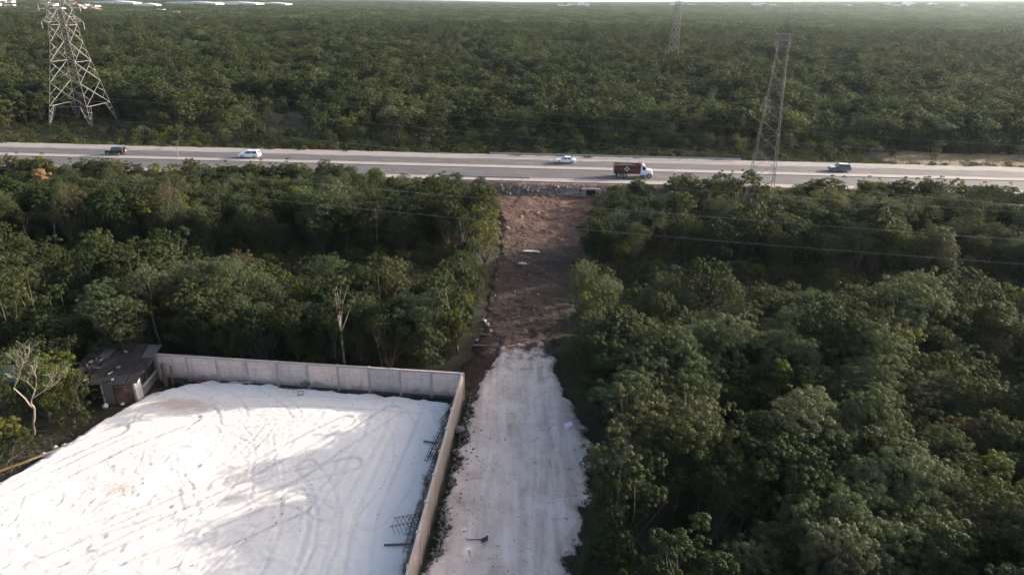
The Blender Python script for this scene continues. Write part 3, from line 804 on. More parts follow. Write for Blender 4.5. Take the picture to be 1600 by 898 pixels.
def lathe_car(root, prof, W, paintm, gh):
    """prof: side outline of the lower body; gh: (xb0,xb1,xt0,xt1,zb,zt) cabin, rear to front"""
    b = MB()
    n = len(prof); rows = []
    cxm = sum(p[0] for p in prof) / n
    for fy, sc, dz in ((-1, .975, -.03), (-.93, 1.0, 0), (.93, 1.0, 0), (1, .975, -.03)):
        rows.append([(cxm + (px_ - cxm) * sc, fy * W / 2, pz if pz < .5 else pz + dz) for px_, pz in prof])
    vv = [p for r_ in rows for p in r_]
    ff = [tuple(range(n)), tuple(range(4 * n - 1, 3 * n - 1, -1))]
    for k in range(3):
        for i in range(n):
            j = (i + 1) % n; ff.append((k * n + j, k * n + i, (k + 1) * n + i, (k + 1) * n + j))
    b.add(vv, ff)
    body = b.build('body', paintm, root, bevel=0.02, seg=1)
    xb0, xb1, xt0, xt1, zb, zt = gh
    wb, wt = W / 2 * .93, W / 2 * .76
    b = MB()
    vv = [(xb0, -wb, zb), (xb1, -wb, zb), (xb1, wb, zb), (xb0, wb, zb), (xt0, -wt, zt), (xt1, -wt, zt), (xt1, wt, zt), (xt0, wt, zt)]
    b.add(vv, [(3, 2, 1, 0), (4, 5, 6, 7), (0, 1, 5, 4), (1, 2, 6, 5), (2, 3, 7, 6), (3, 0, 4, 7)])
    b.build('cabin', paintm, root, bevel=0.05, seg=2)
    V = [Vector(p) for p in vv]
    def pane(name, a, b1, c, d, u0, u1, v0, v1, out=.012):
        A, B_, C_, D2 = V[a], V[b1], V[c], V[d]
        nrm = (B_ - A).cross(D2 - A).normalized()
        def P_(u, v): return (A * (1 - u) + B_ * u) * (1 - v) + (D2 * (1 - u) + C_ * u) * v + nrm * out
        bb = MB()
        f_ = [P_(u0, v0), P_(u1, v0), P_(u1, v1), P_(u0, v1)]
        bb.add(f_ + [p - nrm * (out + .01) for p in f_], [(0, 1, 2, 3), (7, 6, 5, 4), (0, 4, 5, 1), (1, 5, 6, 2), (2, 6, 7, 3), (3, 7, 4, 0)])
        bb.build(name, M['glass'], root)
    for q in ((0, 1, 5, 4), (2, 3, 7, 6)):
        r_ = q == (2, 3, 7, 6)
        pane('side_window', *q, *((.08, .47) if not r_ else (.53, .92)), .12, .86)
        pane('side_window', *q, *((.51, .93) if not r_ else (.07, .49)), .12, .86)
    pane('windscreen', 1, 2, 6, 5, .07, .93, .1, .9)
    pane('rear_window', 3, 0, 4, 7, .1, .9, .15, .85)
    return body
def car_lights(root, L, W, zf, zr):
    for sg in (-1, 1):
        MB().box((L / 2 - .05, sg * W * .36, zf), (.12, .34, .14)).build('headlight', M['lamp_clear'], root, bevel=.02, seg=1)
        MB().box((-L / 2 + .04, sg * W * .40, zr), (.10, .20, .22)).build('tail_light', M['lamp_red'], root, bevel=.02, seg=1)
        MB().box((L * .16, sg * (W / 2 + .07), .98), (.10, .18, .13)).build('mirror', M['dark'], root, bevel=.03, seg=1)
    MB().box((L / 2 - .01, 0, .42), (.10, W * .86, .16)).build('front_bumper', M['dark'], root, bevel=.02, seg=1)
    MB().box((-L / 2 + .01, 0, .42), (.10, W * .86, .16)).build('rear_bumper', M['dark'], root, bevel=.02, seg=1)
    MB().box((-L / 2 - .045, 0, .68), (.02, .34, .16)).build('number_plate', M['white_mark'], root)
def car_at(name, label, s_, t_, back=True):
    p = rp(s_, t_, RZ + .006)
    return empty(name, p, RA + (math.pi if back else 0), label, 'car')
c = car_at('suv', 'white suv driving left on the far carriageway', -59.3, 2.4)
lathe_car(c, [(-2.28, .32), (2.25, .32), (2.32, .5), (2.3, .78), (2.15, .92), (1.15, 1.04), (-2.2, 1.06), (-2.32, .9), (-2.34, .5)], 1.84, M['white_paint'], (-2.25, 1.15, -2.02, .35, 1.03, 1.68))
wheels(c, (1.42, -1.38), .94, .36, .24); car_lights(c, 4.64, 1.84, .78, .95)
for sg in (-1, 1): MB().box((-.9, sg * .62, 1.72), (2.0, .05, .05)).build('roof_rail', M['chrome'], c)
c = car_at('sedan', 'white saloon car driving left on the far carriageway ahead of the dump truck', 11.3, 5.2)
lathe_car(c, [(-2.3, .30), (2.28, .30), (2.36, .45), (2.3, .66), (1.95, .80), (.95, .93), (-1.5, .98), (-2.28, .95), (-2.36, .7), (-2.34, .4)], 1.78, M['white_paint'], (-1.75, .98, -.95, .15, .93, 1.43))
wheels(c, (1.42, -1.36), .91, .33, .22); car_lights(c, 4.66, 1.78, .64, .82)
c = car_at('suv', 'grey blue suv driving left at the right end of the road', 71.6, 3.9)
lathe_car(c, [(-2.2, .32), (2.2, .32), (2.28, .5), (2.24, .8), (2.05, .93), (1.05, 1.05), (-2.1, 1.08), (-2.26, .9), (-2.27, .5)], 1.84, M['blue_paint'], (-2.15, 1.05, -1.75, .3, 1.04, 1.66))
wheels(c, (1.38, -1.34), .94, .36, .24); car_lights(c, 4.5, 1.84, .8, .98)
c = car_at('jeep', 'black off road vehicle with a rear spare wheel at the left end of the road', -89.4, 2.0)
lathe_car(c, [(-1.95, .42), (2.0, .42), (2.1, .55), (2.08, 1.02), (1.95, 1.1), (.85, 1.16), (-1.95, 1.16), (-2.02, 1.0), (-2.02, .5)], 1.86, M['black_paint'], (-1.95, .85, -1.9, .45, 1.14, 1.86))
wheels(c, (1.42, -1.25), .97, .41, .28); car_lights(c, 4.06, 1.8, .9, .95)
bb = MB(); cyl(bb, (0, 0, 0), .40, .24); sp_ = bb.build('spare_wheel', M['tyre'], c, bevel=.03, seg=1); sp_.location = (-2.16, .1, 1.02); sp_.rotation_euler = (0, 0, R_(90))
bb = MB(); cyl(bb, (0, .125, 0), .30, .02); bb.build('spare_cover', M['chrome'], sp_)
for sg in (-1, 1): MB().box((1.45, sg * .93, .92), (1.0, .22, .08)).build('wing', M['dark'], c, bevel=.02, seg=1)

# dump truck, local +x forward
tr = empty('dump_truck', rp(24.9, -6.4, RZ + .006), RA, 'red dump truck with a white cab driving right on the near carriageway', 'dump truck')
MB().box((-.3, 0, .82), (7.2, .9, .28)).build('chassis', M['dark'], tr)
bx0, bx1, bz0, bz1, bw = -3.85, 1.25, 1.12, 2.62, 2.44
b = MB()
b.prism([(bx0, bz0), (bx1, bz0), (bx1, bz1), (bx0 - .12, bz1)], -bw / 2, -bw / 2 + .08)
b.prism([(bx0, bz0), (bx1, bz0), (bx1, bz1), (bx0 - .12, bz1)], bw / 2 - .08, bw / 2)
b.box(((bx0 + bx1) / 2, 0, bz0 + .05), (bx1 - bx0 - .1, bw - .2, .1))
b.box((bx1 - .05, 0, (bz0 + bz1) / 2 + .12), (.08, bw - .18, bz1 - bz0 + .1))
bed = b.build('bed', M['truck_red'], tr)
b = MB(); b.box((bx0 - .06, 0, (bz0 + bz1) / 2), (.09, bw - .17, bz1 - bz0 - .06)); b.build('tailgate', M['truck_red'], tr)
for sg in (-1, 1):
    for xx in (-3.72, -2.55, -.35, 1.1):
        MB().box((xx, sg * (bw / 2 + .035), (bz0 + bz1) / 2), (.14, .07, bz1 - bz0 - .05)).build('rib', M['truck_red'], bed)
    MB().box(((bx0 + bx1) / 2 - .04, sg * (bw / 2 + .03), bz1 - .07), (bx1 - bx0 + .1, .10, .12)).build('top_rail', M['truck_red'], bed)
    MB().box(((bx0 + bx1) / 2, sg * (bw / 2 + .03), bz0 + .03), (bx1 - bx0, .10, .10)).build('bottom_rail', M['truck_red'], bed)
    for dx, dz in ((0, .34), (0, -.34), (.36, 0), (-.36, 0)):
        a_ = .19
        bb = MB(); bb.prism([(-a_, 0), (0, -a_), (a_, 0), (0, a_)], -.01, .01)
        o = bb.build('stencil_mark', M['white_mark'], bed); o.location = (-1.45 + dx, sg * (bw / 2 + .012), 1.86 + dz)
xg = np.linspace(bx0 + .05, bx1 - .15, 26); yg = np.linspace(-bw / 2 + .1, bw / 2 - .1, 14); X, Y = np.meshgrid(xg, yg)
ld = grid_mesh('gravel_load', X, Y, 2.3 + .25 * np.cos(Y * 1.3) * np.cos((X + 1.2) * .5) + .12 * (fbm(X * 3, Y * 3, 3) - .5), M['cargo']); ld.parent = tr
tag(MB().box(((bx0 + bx1) / 2, 0, bz1 + .18), (bx1 - bx0 - .1, .12, .12)).build('tarp_roller', M['dark'], tr))
b = MB(); b.box((bx1 + .25, 0, bz1 + .2), (.7, 2.3, .08)); b.build('cab_guard', M['truck_red'], tr)
# cab
b = MB(); cw = 2.2
b.prism([(1.45, .72), (2.55, .72), (2.62, 1.72), (2.30, 2.62), (1.62, 2.72), (1.45, 2.5)], -cw / 2, cw / 2)
cabm = b.build('cab', M['white_paint'], tr, bevel=.08, seg=2)
b = MB(); b.prism([(2.5, .75), (3.95, .62), (4.02, .95), (3.95, 1.42), (3.6, 1.62), (2.5, 1.78)], -.78, .78)
b.build('bonnet', M['white_paint'], tr, bevel=.1, seg=2)
for sg in (-1, 1):
    bb = MB(); bb.prism([(2.62, .70), (2.72, 1.12), (3.0, 1.30), (3.55, 1.28), (3.9, .98), (3.98, .62), (3.72, .62), (3.55, .95), (3.0, .95), (2.82, .62)], sg * .74, sg * 1.16)
    bb.build('mudguard', M['white_paint'], tr, bevel=.04, seg=1)
    bb = MB(); bb.prism([(1.78, 1.72), (2.46, 1.72), (2.26, 2.36), (1.78, 2.36)], sg * (cw / 2 - .01), sg * (cw / 2 + .008)); bb.build('side_window', M['glass'], tr)
    MB().box((2.5, sg * (cw / 2 + .22), 1.95), (.12, .2, .5)).build('mirror', M['dark'], tr, bevel=.02, seg=1)
    MB().box((3.92, sg * .85, 1.02), (.14, .3, .22)).build('headlight', M['lamp_clear'], tr, bevel=.03, seg=1)
    bb = MB(); bb.tube([(1.35, sg * .98, .72), (2.35, sg * .98, .72)], .30, 12); bb.build('fuel_tank', M['chrome'], tr)
    MB().box((-3.75, sg * .8, .62), (.03, .6, .55)).build('mud_flap', M['dark'], tr)
    MB().box((-3.95, sg * .95, .95), (.06, .3, .16)).build('tail_light', M['lamp_red'], tr)
    bb = MB(); bb.tube([(1.37, sg * .9, .9), (1.37, sg * .9, 3.0)], .07, 8); bb.build('exhaust_stack', M['chrome'], tr)
b = MB(); A = [(2.635, -.9, 1.80), (2.635, .9, 1.80), (2.345, .8, 2.54), (2.345, -.8, 2.54)]
b.add(A + [(p[0] - .05, p[1], p[2] - .02) for p in A], [(0, 1, 2, 3), (7, 6, 5, 4), (0, 4, 5, 1), (1, 5, 6, 2), (2, 6, 7, 3), (3, 7, 4, 0)]); b.build('windscreen', M['glass'], tr)
MB().box((4.0, 0, 1.05), (.06, 1.0, .6)).build('grille', M['chrome'], tr, bevel=.02, seg=1)
MB().box((4.02, 0, .55), (.18, 2.3, .26)).build('bumper', M['chrome'], tr, bevel=.04, seg=1)
wheels(tr, (3.28,), 1.16, .50, .28)
wheels(tr, (-1.75, -3.0), 1.20, .50, .50)

# ------------------------------------------------------------------ culvert, guard rails
cu = empty('culvert', (15.1, 130.75, 0), RA, 'concrete culvert with a dark square opening in the bank below the road', 'culvert')
b = MB(); b.box((-1.35, 0, 1.15), (.9, .5, 2.3)); b.box((1.35, 0, 1.15), (.9, .5, 2.3)); b.box((0, 0, 2.15), (1.78, .48, .4)); b.box((0, 0, .25), (1.78, .46, .5))
b.build('headwall', M['kerb'], cu, bevel=.03, seg=1)
MB().box((0, .12, 1.22), (1.8, .1, 1.46)).build('opening', M['interior_shade'], cu)  # black panel filling the hole, painted as the shade within
MB().box((.2, -1.0, .3), (3.0, 1.4, .25)).build('apron', M['kerb'], cu, bevel=.03, seg=1)
def guard_rail(label, s0, s1, t_, z0):
    root = empty('guard_rail', rp(s0, t_, z0), RA, label, 'guard rail')
    L_ = s1 - s0
    bb = MB(); bb.prism([(0, .45), (L_, .45), (L_, .78), (0, .78)], -.03, .03)
    bb = MB()
    prof = [(-.02, .46), (-.09, .53), (-.02, .60), (-.02, .64), (-.09, .71), (-.02, .78)]
    n = len(prof)
    vv = [(x_, y_, z_) for x_ in (0, L_) for y_, z_ in prof] + [(x_, y_ + .02, z_) for x_ in (0, L_) for y_, z_ in prof]
    ff = []
    for i in range(n - 1):
        ff += [(i, i + 1, n + i + 1, n + i), (2 * n + i + 1, 2 * n + i, 3 * n + i, 3 * n + i + 1)]
    ff += [(0, n, 3 * n, 2 * n), (n - 1, 3 * n - 1, 4 * n - 1, 2 * n - 1)]
    bb.add(vv, ff); bb.build('beam', M['rail'], root)
    first = None
    for i in range(int(L_ / 4) + 1):
        if first is None:
            first = MB().box((0, .08, .40), (.12, .16, .86)).build('post', M['rail'], root); o = first
        else:
            o = first.copy(); COL.objects.link(o); o.parent = root
        o.location = (min(L_, i * 4.0), 0, 0)
guard_rail('steel guard rail along the far side of the road behind the white saloon car', -6, 52, 11.2, RZ - .05)
guard_rail('short steel guard rail on the near side of the road above the red clearing', -14, 3.5, -12.6, RZ + .08)

# ------------------------------------------------------------------ lattice towers
def tower(name, label, loc, rz, H, base, waist, top, zw, arms, foot, w0, mat, nseg, group, platform=None):
    root = empty(name, loc, rz, label, 'pylon', group)
    def half(z):
        return (base + (waist - base) * z / zw) / 2 if z < zw else (waist + (top - waist) * (z - zw) / (H - zw)) / 2
    cs = ((-1, -1), (1, -1), (1, 1), (-1, 1))
    # panel heights, tighter towards the top
    zs = [foot]; 
    ratio = 0.90
    k0 = (H - foot) * (1 - ratio) / (1 - ratio ** nseg)
    for i in range(nseg): zs.append(zs[-1] + k0 * ratio ** i)
    zs[-1] = H
    for sx, sy in cs:
        b = MB()
        brk = [-.3] + [z for z in zs]
        for a_, c_ in zip(brk[:-1], brk[1:]):
            b.bar((sx * half(a_), sy * half(a_), a_), (sx * half(c_), sy * half(c_), c_), w0 * 1.15)
        lg = b.build('leg', mat, root)
        # splayed foot stiffeners
        if foot > 3:
            b = MB(); h0, h1 = half(0), half(foot)
            for ox, oy in ((-sx, 0), (0, -sy)):
                q0 = Vector((sx * h0, sy * h0, 0)); q1 = Vector((sx * (h1 - abs(ox) * 2.0), sy * (h1 - abs(oy) * 2.0), foot))
                b.bar(q0, q1, w0)
                n_ = 4
                for k in range(1, n_ + 1):
                    z_ = foot * k / n_; t_ = k / n_
                    pa = Vector((sx * half(z_), sy * half(z_), z_)); pb = q0.lerp(q1, t_)
                    b.bar(pa, pb, w0 * .7)
                    z2 = foot * (k - 1) / n_
                    b.bar(Vector((sx * half(z2), sy * half(z2), z2)), pb, w0 * .7)
            b.build('foot_brace', mat, lg)
    for f_ in range(4):
        (ax_, ay_), (bx_, by_) = cs[f_], cs[(f_ + 1) % 4]
        b = MB()
        for i in range(nseg):
            z0, z1 = zs[i], zs[i + 1]; h0, h1 = half(z0), half(z1)
            A, B_ = Vector((ax_ * h0, ay_ * h0, z0)), Vector((bx_ * h0, by_ * h0, z0))
            C_, D2 = Vector((bx_ * h1, by_ * h1, z1)), Vector((ax_ * h1, ay_ * h1, z1))
            b.bar(A, C_, w0); b.bar(B_, D2, w0)
            if i % 2 == 0: b.bar(A, B_, w0)
            if h0 > 2.2:
                mid = (A + B_ + C_ + D2) / 4
                b.bar((A + D2) / 2, (A * .75 + C_ * .25), w0 * .6); b.bar((B_ + C_) / 2, (B_ * .75 + D2 * .25), w0 * .6)
                b.bar((A + D2) / 2, (D2 * .75 + B_ * .25), w0 * .6); b.bar((B_ + C_) / 2, (C_ * .75 + A * .25), w0 * .6)
        b.bar((ax_ * half(H), ay_ * half(H), H), (bx_ * half(H), by_ * half(H), H), w0)
        b.build('lattice_face', mat, root)
    for z_, reach in arms:
        for sx in (-1, 1):
            b = MB(); h_ = half(z_)
            tip = Vector((sx * (h_ + reach), 0, z_ + .3))
            for sy in (-1, 1):
                for dz in (0, 1.9):
                    b.bar((sx * half(z_ + dz), sy * half(z_ + dz), z_ + dz), tip, w0 * .9)
            for k in range(1, 4):
                t_ = k / 4
                p0 = Vector((sx * h_, -h_, z_)).lerp(tip, t_); p1 = Vector((sx * h_, h_, z_)).lerp(tip, t_); p2 = Vector((sx * half(z_ + 1.9), -half(z_ + 1.9), z_ + 1.9)).lerp(tip, t_)
                p3 = Vector((p2.x, -p2.y, p2.z))
                b.bar(p0, p1, w0 * .6); b.bar(p0, p2, w0 * .6); b.bar(p1, p3, w0 * .6); b.bar(p2, p3, w0 * .6)
            am = b.build('cross_arm', mat, root)
            bb = MB(); bb.tube([tip, tip - Vector((0, 0, 2.0))], .06, 6)
            for k in range(9): bb.tube([tip - Vector((0, 0, .25 + k * .19)), tip - Vector((0, 0, .33 + k * .19))], .15, 8)
            bb.build('insulator', M['glass_ins'], am)
    if platform:
        pw, pd, pz = platform
        b = MB()
        for z_ in (pz, pz + 1.1):
            for sx in (-1, 1):
                b.bar((sx * pw / 2, -pd / 2, z_), (sx * pw / 2, pd / 2, z_), w0 * 1.3)
                b.bar((-pw / 2, sx * pd / 2, z_), (pw / 2, sx * pd / 2, z_), w0 * 1.3)
        for k in range(7):
            y_ = -pd / 2 + pd * k / 6
            b.bar((-pw / 2, y_, pz), (-pw / 2, y_, pz + 1.1), w0 * .8); b.bar((pw / 2, y_, pz), (pw / 2, y_, pz + 1.1), w0 * .8)
            b.bar((-pw / 2, y_, pz + 1.1), (pw / 2, y_, pz + 1.1), w0)
            b.bar((-pw / 2, y_, pz), (pw / 2, min(pd / 2, y_ + pd / 6), pz), w0)
        for sx in (-1, 1):
            for sy in (-1, 1): b.bar((sx * half(pz - 2), sy * half(pz - 2), pz - 2), (sx * pw / 2, sy * pd / 2, pz), w0)
        b.build('head_frame', M['steel'], root)
        bb = MB(); bb.bar((0, 0, H), (0, 0, H + 4), w0); bb.build('lightning_rod', mat, root)
    return root
tower('lattice_pylon', 'tall galvanised pylon with four splayed feet at the upper left beyond the road', (-126.0, 202.0, -.3), R_(-3), 47, 12.9, 5.7, 2.2, 23, ((28.5, 3.6), (33.0, 3.8), (38.2, 5.4), (43, 4.2)), 6.5, .09, M['steel'], 10, 'lattice pylons in the forest')
tower('lattice_pylon', 'slim lattice tower with a square head frame among trees near the road', (47.6, 129.4, 0), R_(-14), 31.3, 5.0, 2.1, 1.7, 25, (), .2, .05, M['steel_dull'], 15, 'lattice pylons in the forest', (2.6, 3.2, 30.2))
tower('lattice_pylon', 'distant slim lattice tower rising out of the forest near the top centre', (88, 404, 0), R_(22), 44, 5.0, 2.3, 1.8, 34, (), .2, .10, M['steel'], 16, 'lattice pylons in the forest', (3.4, 3.4, 42))

# ------------------------------------------------------------------ overhead wires
def wire(label, pts, r, ext=1.5):
    """pts: x,y,z along the run; a smooth sagging cable through them"""
    P_ = [Vector(p) for p in pts]
    a, b_ = P_[0] + (P_[0] - P_[1]).normalized() * 60 * (ext > 0), P_[-1] + (P_[-1] - P_[-2]).normalized() * 60 * (ext > 0)
    P_ = [a] + P_ + [b_]
    n = 60; xs = np.array([p.x for p in P_])
    xx = np.linspace(xs[0], xs[-1], n)
    cy_ = np.polyfit(xs, [p.y for p in P_], 2); cz_ = np.polyfit(xs, [p.z for p in P_], 2 if len(P_) > 4 else 1)
    bb = MB(); bb.tube([(x_, np.polyval(cy_, x_), np.polyval(cz_, x_)) for x_ in xx], r, 5)
    o = bb.build('power_line', M['wire'], smooth=True)
    return tag(o, label, 'cable', 'overhead power lines')
wire('thick power line crossing in front of the red clearing to the right edge', [(-31.2, 81.8, 13.2), (-3, 73.7, 13), (4.7, 71.6, 13), (26.4, 66.9, 13), (50.4, 63.3, 13.1)], .013)
wire('power line above the right hand trees, next one up from the lowest line', [(-3, 83.2, 13), (9.1, 79.9, 13), (29.3, 75.5, 13), (55.7, 71, 13)], .013)
wire('power line crossing over the road from upper left, lowest of the four over it', [(-48.3, 129.6, 16), (-29.1, 121.7, 16), (-.4, 109.2, 16), (32.9, 97.6, 16)], .013)
wire('power line over the forest edge above the road in the middle', [(-32.7, 140, 16), (-.5, 124.8, 16), (38.5, 111.4, 16)], .013)
wire('topmost power line seen against the forest at the right', [(12.2, 132.9, 16), (37.2, 122.1, 16), (46.4, 119.2, 16), (81.9, 110.7, 16)], .013)
wire('thin power line over the shrubs at the left of the road', [(-58, 114, 16), (-40.4, 107.4, 16), (-25.1, 101.6, 16), (0, 93, 16)], .012)
wire('faint power line across the right hand trees just below the road', [(5, 94.2, 13), (34.8, 87, 13), (54.8, 83.2, 13)], .011)

# ------------------------------------------------------------------ town on the horizon
def building(x_, y_, w_, d_, h_, kind, label, group):
    root = empty('building', (x_, y_, float(rise(x_, y_)) - .3), rnd.uniform(-.25, .25), label, 'building', group)
    MB().box((0, 0, h_ / 2), (w_, d_, h_)).build('wall', M['town_wall'], root)
    if kind == 'shed':
        bb = MB()
        n_ = 6; r_ = h_ * .22
        prof = [(-w_ / 2 - .5, h_ + .02)] + [(-w_ / 2 + w_ * k / n_, h_ + r_ * math.sin(math.pi * k / n_) + .3) for k in range(n_ + 1)] + [(w_ / 2 + .5, h_ + .02)]
        bb.prism(prof, -d_ / 2 - .5, d_ / 2 + .5); bb.build('roof', M['town_roof'], root)
    elif kind == 'tile':
        bb = MB(); bb.prism([(-w_ / 2 - .6, h_ + .02), (w_ / 2 + .6, h_ + .02), (0, h_ + w_ * .22)], -d_ / 2 - .6, d_ / 2 + .6); bb.build('roof', M['town_red'], root)
    else:
        bb = MB(); bb.box((0, 0, h_ + .3), (w_ + .5, d_ + .5, .6)); bb.build('roof', M['town_roof'], root)
        bb = MB(); bb.box((w_ * .2, 0, h_ + 1.3), (2.2, 2.2, 1.6)); bb.build('water_tank', M['dark'], root)
    for k in range(max(2, int(w_ / 6))):
        for z_ in ([h_ * .5] if h_ < 6 else [h_ * .3, h_ * .72]):
            MB().box((-w_ / 2 + w_ * (k + .5) / max(2, int(w_ / 6)), -d_ / 2 - .02, z_), (1.8, .12, 1.5)).build('window', M['glass'], root)
def at(px_, py_, z=0.0):
    v = mw.to_3x3() @ Vector(((px_ - 800) / 1067.0, (449 - py_) / 1067.0, -1))
    t = (z - CAM_H) / v.z
    return v.x * t, v.y * t
for i in range(46):
    px_ = rnd.choice([rnd.uniform(0, 60), rnd.uniform(40, 190), rnd.uniform(100, 185)])
    d_ = rnd.uniform(1250, 2100); x_ = d_ * (px_ - 800) / 1000 * .93
    kind = rnd.choice(['flat', 'flat', 'flat', 'tile'])
    building(x_, d_, rnd.uniform(10, 26), rnd.uniform(9, 16), rnd.uniform(7, 13), kind, 'small pale town building on the horizon at the upper left', 'town buildings on the left horizon')
for px_, d_, w_, h_ in ((214, 1900, 110, 14), (330, 2100, 150, 14), (390, 2150, 150, 15), (440, 2300, 120, 14), (260, 1750, 50, 12)):
    building(d_ * (px_ - 800) / 1000 * .93, d_, w_, 50, h_, 'shed', 'long white shed roof on the horizon left of centre', 'long sheds on the left horizon')
for i in range(26):
    px_ = rnd.choice([rnd.uniform(860, 910), rnd.uniform(1020, 1070), rnd.uniform(1130, 1190), rnd.uniform(1250, 1460), rnd.uniform(1330, 1370)])
    d_ = rnd.uniform(3300, 4200)
    building(d_ * (px_ - 800) / 1000 * .93, d_, rnd.uniform(18, 60), 20, rnd.uniform(13, 24), rnd.choice(['flat', 'shed']), 'hazy white building on the horizon right of centre', 'hazy buildings on the right horizon')
for px_, d_ in ((477, 1500), (543, 1420), (548, 1440), (297, 1180), (278, 1350)):
    building(d_ * (px_ - 800) / 1000 * .93, d_, 14, 10, 9.5, 'flat', 'lone white house showing above the far forest left of centre', 'lone houses in the far forest')

# ------------------------------------------------------------------ vegetation
def leaf_cloud(cent, size, nper, ll, lw, r, up_bias=.45, flat=.7, droop=0.0, dome=-.35):
    """leaf diamonds on the shells of many small clumps -> verts (4n,3), tint (n)"""
    nc = len(cent)
    cnt = np.maximum(4, (nper * (size / size.mean()) ** 2).astype(int))
    idx = np.repeat(np.arange(nc), cnt); n = len(idx)
    d = r.normal(size=(n, 3)); d /= np.linalg.norm(d, axis=1)[:, None]
    low = d[:, 2] < dome
    d[low, 2] *= -1
    rad = r.uniform(.55, 1.0, n) ** .7 * size[idx]
    p = cent[idx] + d * rad[:, None] * np.array([1, 1, flat])
    nr = d * .75 + np.array([0, 0, up_bias]) + r.normal(size=(n, 3)) * .38
    nr /= np.linalg.norm(nr, axis=1)[:, None]
    ax_ = d + r.normal(size=(n, 3)) * .7 - np.array([0, 0, droop])
    ax_ -= nr * np.sum(ax_ * nr, 1)[:, None]
    ax_ /= np.linalg.norm(ax_, axis=1)[:, None] + 1e-9
    sd_ = np.cross(nr, ax_)
    s = r.uniform(.65, 1.3, n)[:, None]
    L_ = ll * s; W_ = lw * s
    v = np.stack([p - ax_ * L_ * .5, p + sd_ * W_ * .5 - nr * W_ * .12, p + ax_ * L_ * .5 - nr * L_ * .1, p - sd_ * W_ * .5 - nr * W_ * .12], 1)
    ct = r.uniform(0, 1, nc)
    tint = np.clip(ct[idx] * .6 + r.uniform(0, .4, n), 0, 1)
    return v.reshape(-1, 3), tint

def crown_points(r, H, R, ch, n, shape, gap):
    """clump centres on several uneven billows, with gaps between them"""
    nl = int(r.integers(9, 14))
    lobes = []
    for i in range(nl):
        a = i * 2.4 + r.uniform(-.5, .5)
        f_ = (i + .5) / nl
        if shape == 'umbrella':
            rr = R * math.sqrt(f_) * .85; z_ = H - ch * (.18 + .45 * f_ * r.uniform(.6, 1.2)); q = r.uniform(.28, .42) * R; fl = .6
        elif shape == 'oval':
            z_ = H - ch * (.12 + .80 * f_); rr = R * (.25 + .62 * math.sin(math.pi * min(1, f_ + .12))) * r.uniform(.6, 1.05); q = r.uniform(.26, .46) * R; fl = .85
        else:
            rr = R * math.sqrt(f_) * r.uniform(.62, .98); z_ = H - ch * (.14 + .62 * f_ * f_ + r.uniform(-.06, .14)); q = r.uniform(.25, .44) * R; fl = .8
        lobes.append((np.array([rr * math.cos(a), rr * math.sin(a), z_]), q, fl))
    out = np.zeros((n, 3)); cnt_ = 0; tries = 0
    w_ = np.array([l_[1] ** 2 for l_ in lobes]); w_ /= w_.sum()
    while cnt_ < n and tries < 9000:
        tries += 1
        c_, q, fl = lobes[r.choice(nl, p=w_)]
        d = r.normal(size=3); d /= np.linalg.norm(d)
        if d[2] < -.45: d[2] *= -1
        p = c_ + d * q * np.array([1, 1, fl]) * r.uniform(.45, 1.0) ** .5
        if r.uniform() < .07: p = p + d * r.uniform(.2, .45) + np.array([0, 0, .15])
        if p[2] < .4: continue
        if cnt_ and (((out[:cnt_] - p) ** 2).sum(1) < gap * gap * .72).any(): continue
        out[cnt_] = p; cnt_ += 1
    return out[:cnt_]

def set_tint(me, tint):
    at_ = me.attributes.new('tint', 'FLOAT', 'FACE'); at_.data.foreach_set('value', tint.astype(np.float32))

class Proto: pass
def make_proto(seed, mat, bark, H, R, ch, n, gap, csize, nper, ll, lw, shape='dome', stems=1, limbs=True, nl=18, **kw):
    r = np.random.default_rng(seed)
    c = crown_points(r, H, R, ch, n, shape, gap)
    size = r.uniform(csize * .65, csize * 1.35, len(c))
    v, tint = leaf_cloud(c, size, nper, ll, lw, r, **kw)
    me = np_mesh('crown', v, np.arange(len(v)).reshape(-1, 4)); me.materials.append(mat); set_tint(me, tint)
    b = MB()
    forks = []
    for k in range(stems):
        a = r.uniform(0, 6.28); bx_, by_ = (0, 0) if stems == 1 else (.3 * math.cos(a), .3 * math.sin(a))
        fz = (H - ch) * r.uniform(.7, 1.0); lean = r.uniform(.1, .5) * (1 if stems == 1 else 2.2)
        fx, fy = bx_ + lean * math.cos(a), by_ + lean * math.sin(a)
        r0 = .014 * H * (1 if stems == 1 else .7)
        b.tube([(bx_, by_, -.4), (bx_ + (fx - bx_) * .3 + r.uniform(-.1, .1), by_ + (fy - by_) * .3 + r.uniform(-.1, .1), fz * .5), (fx, fy, fz)], [r0 * 1.25, r0, r0 * .8], 6)
        forks.append(np.array([fx, fy, fz]))
    if limbs:
        for q in c[r.permutation(len(c))[:min(len(c), nl)]]:
            f_ = min(forks, key=lambda w_: np.linalg.norm(w_ - q))
            md = f_ * .45 + q * .55 + r.normal(size=3) * .12 + np.array([0, 0, -.12 * ch * .3])
            b.tube([f_ - np.array([0, 0, r.uniform(0, .8)]), md, q], [.0055 * H, .0036 * H, .0016 * H], 4, cap=False)
    tr_ = b.build('trunk_proto', bark, smooth=True)
    tme = tr_.data; bpy.data.objects.remove(tr_); tme.name = 'trunk'
    p = Proto(); p.crown = me; p.trunk = tme; p.R = R; p.H = H
    return p

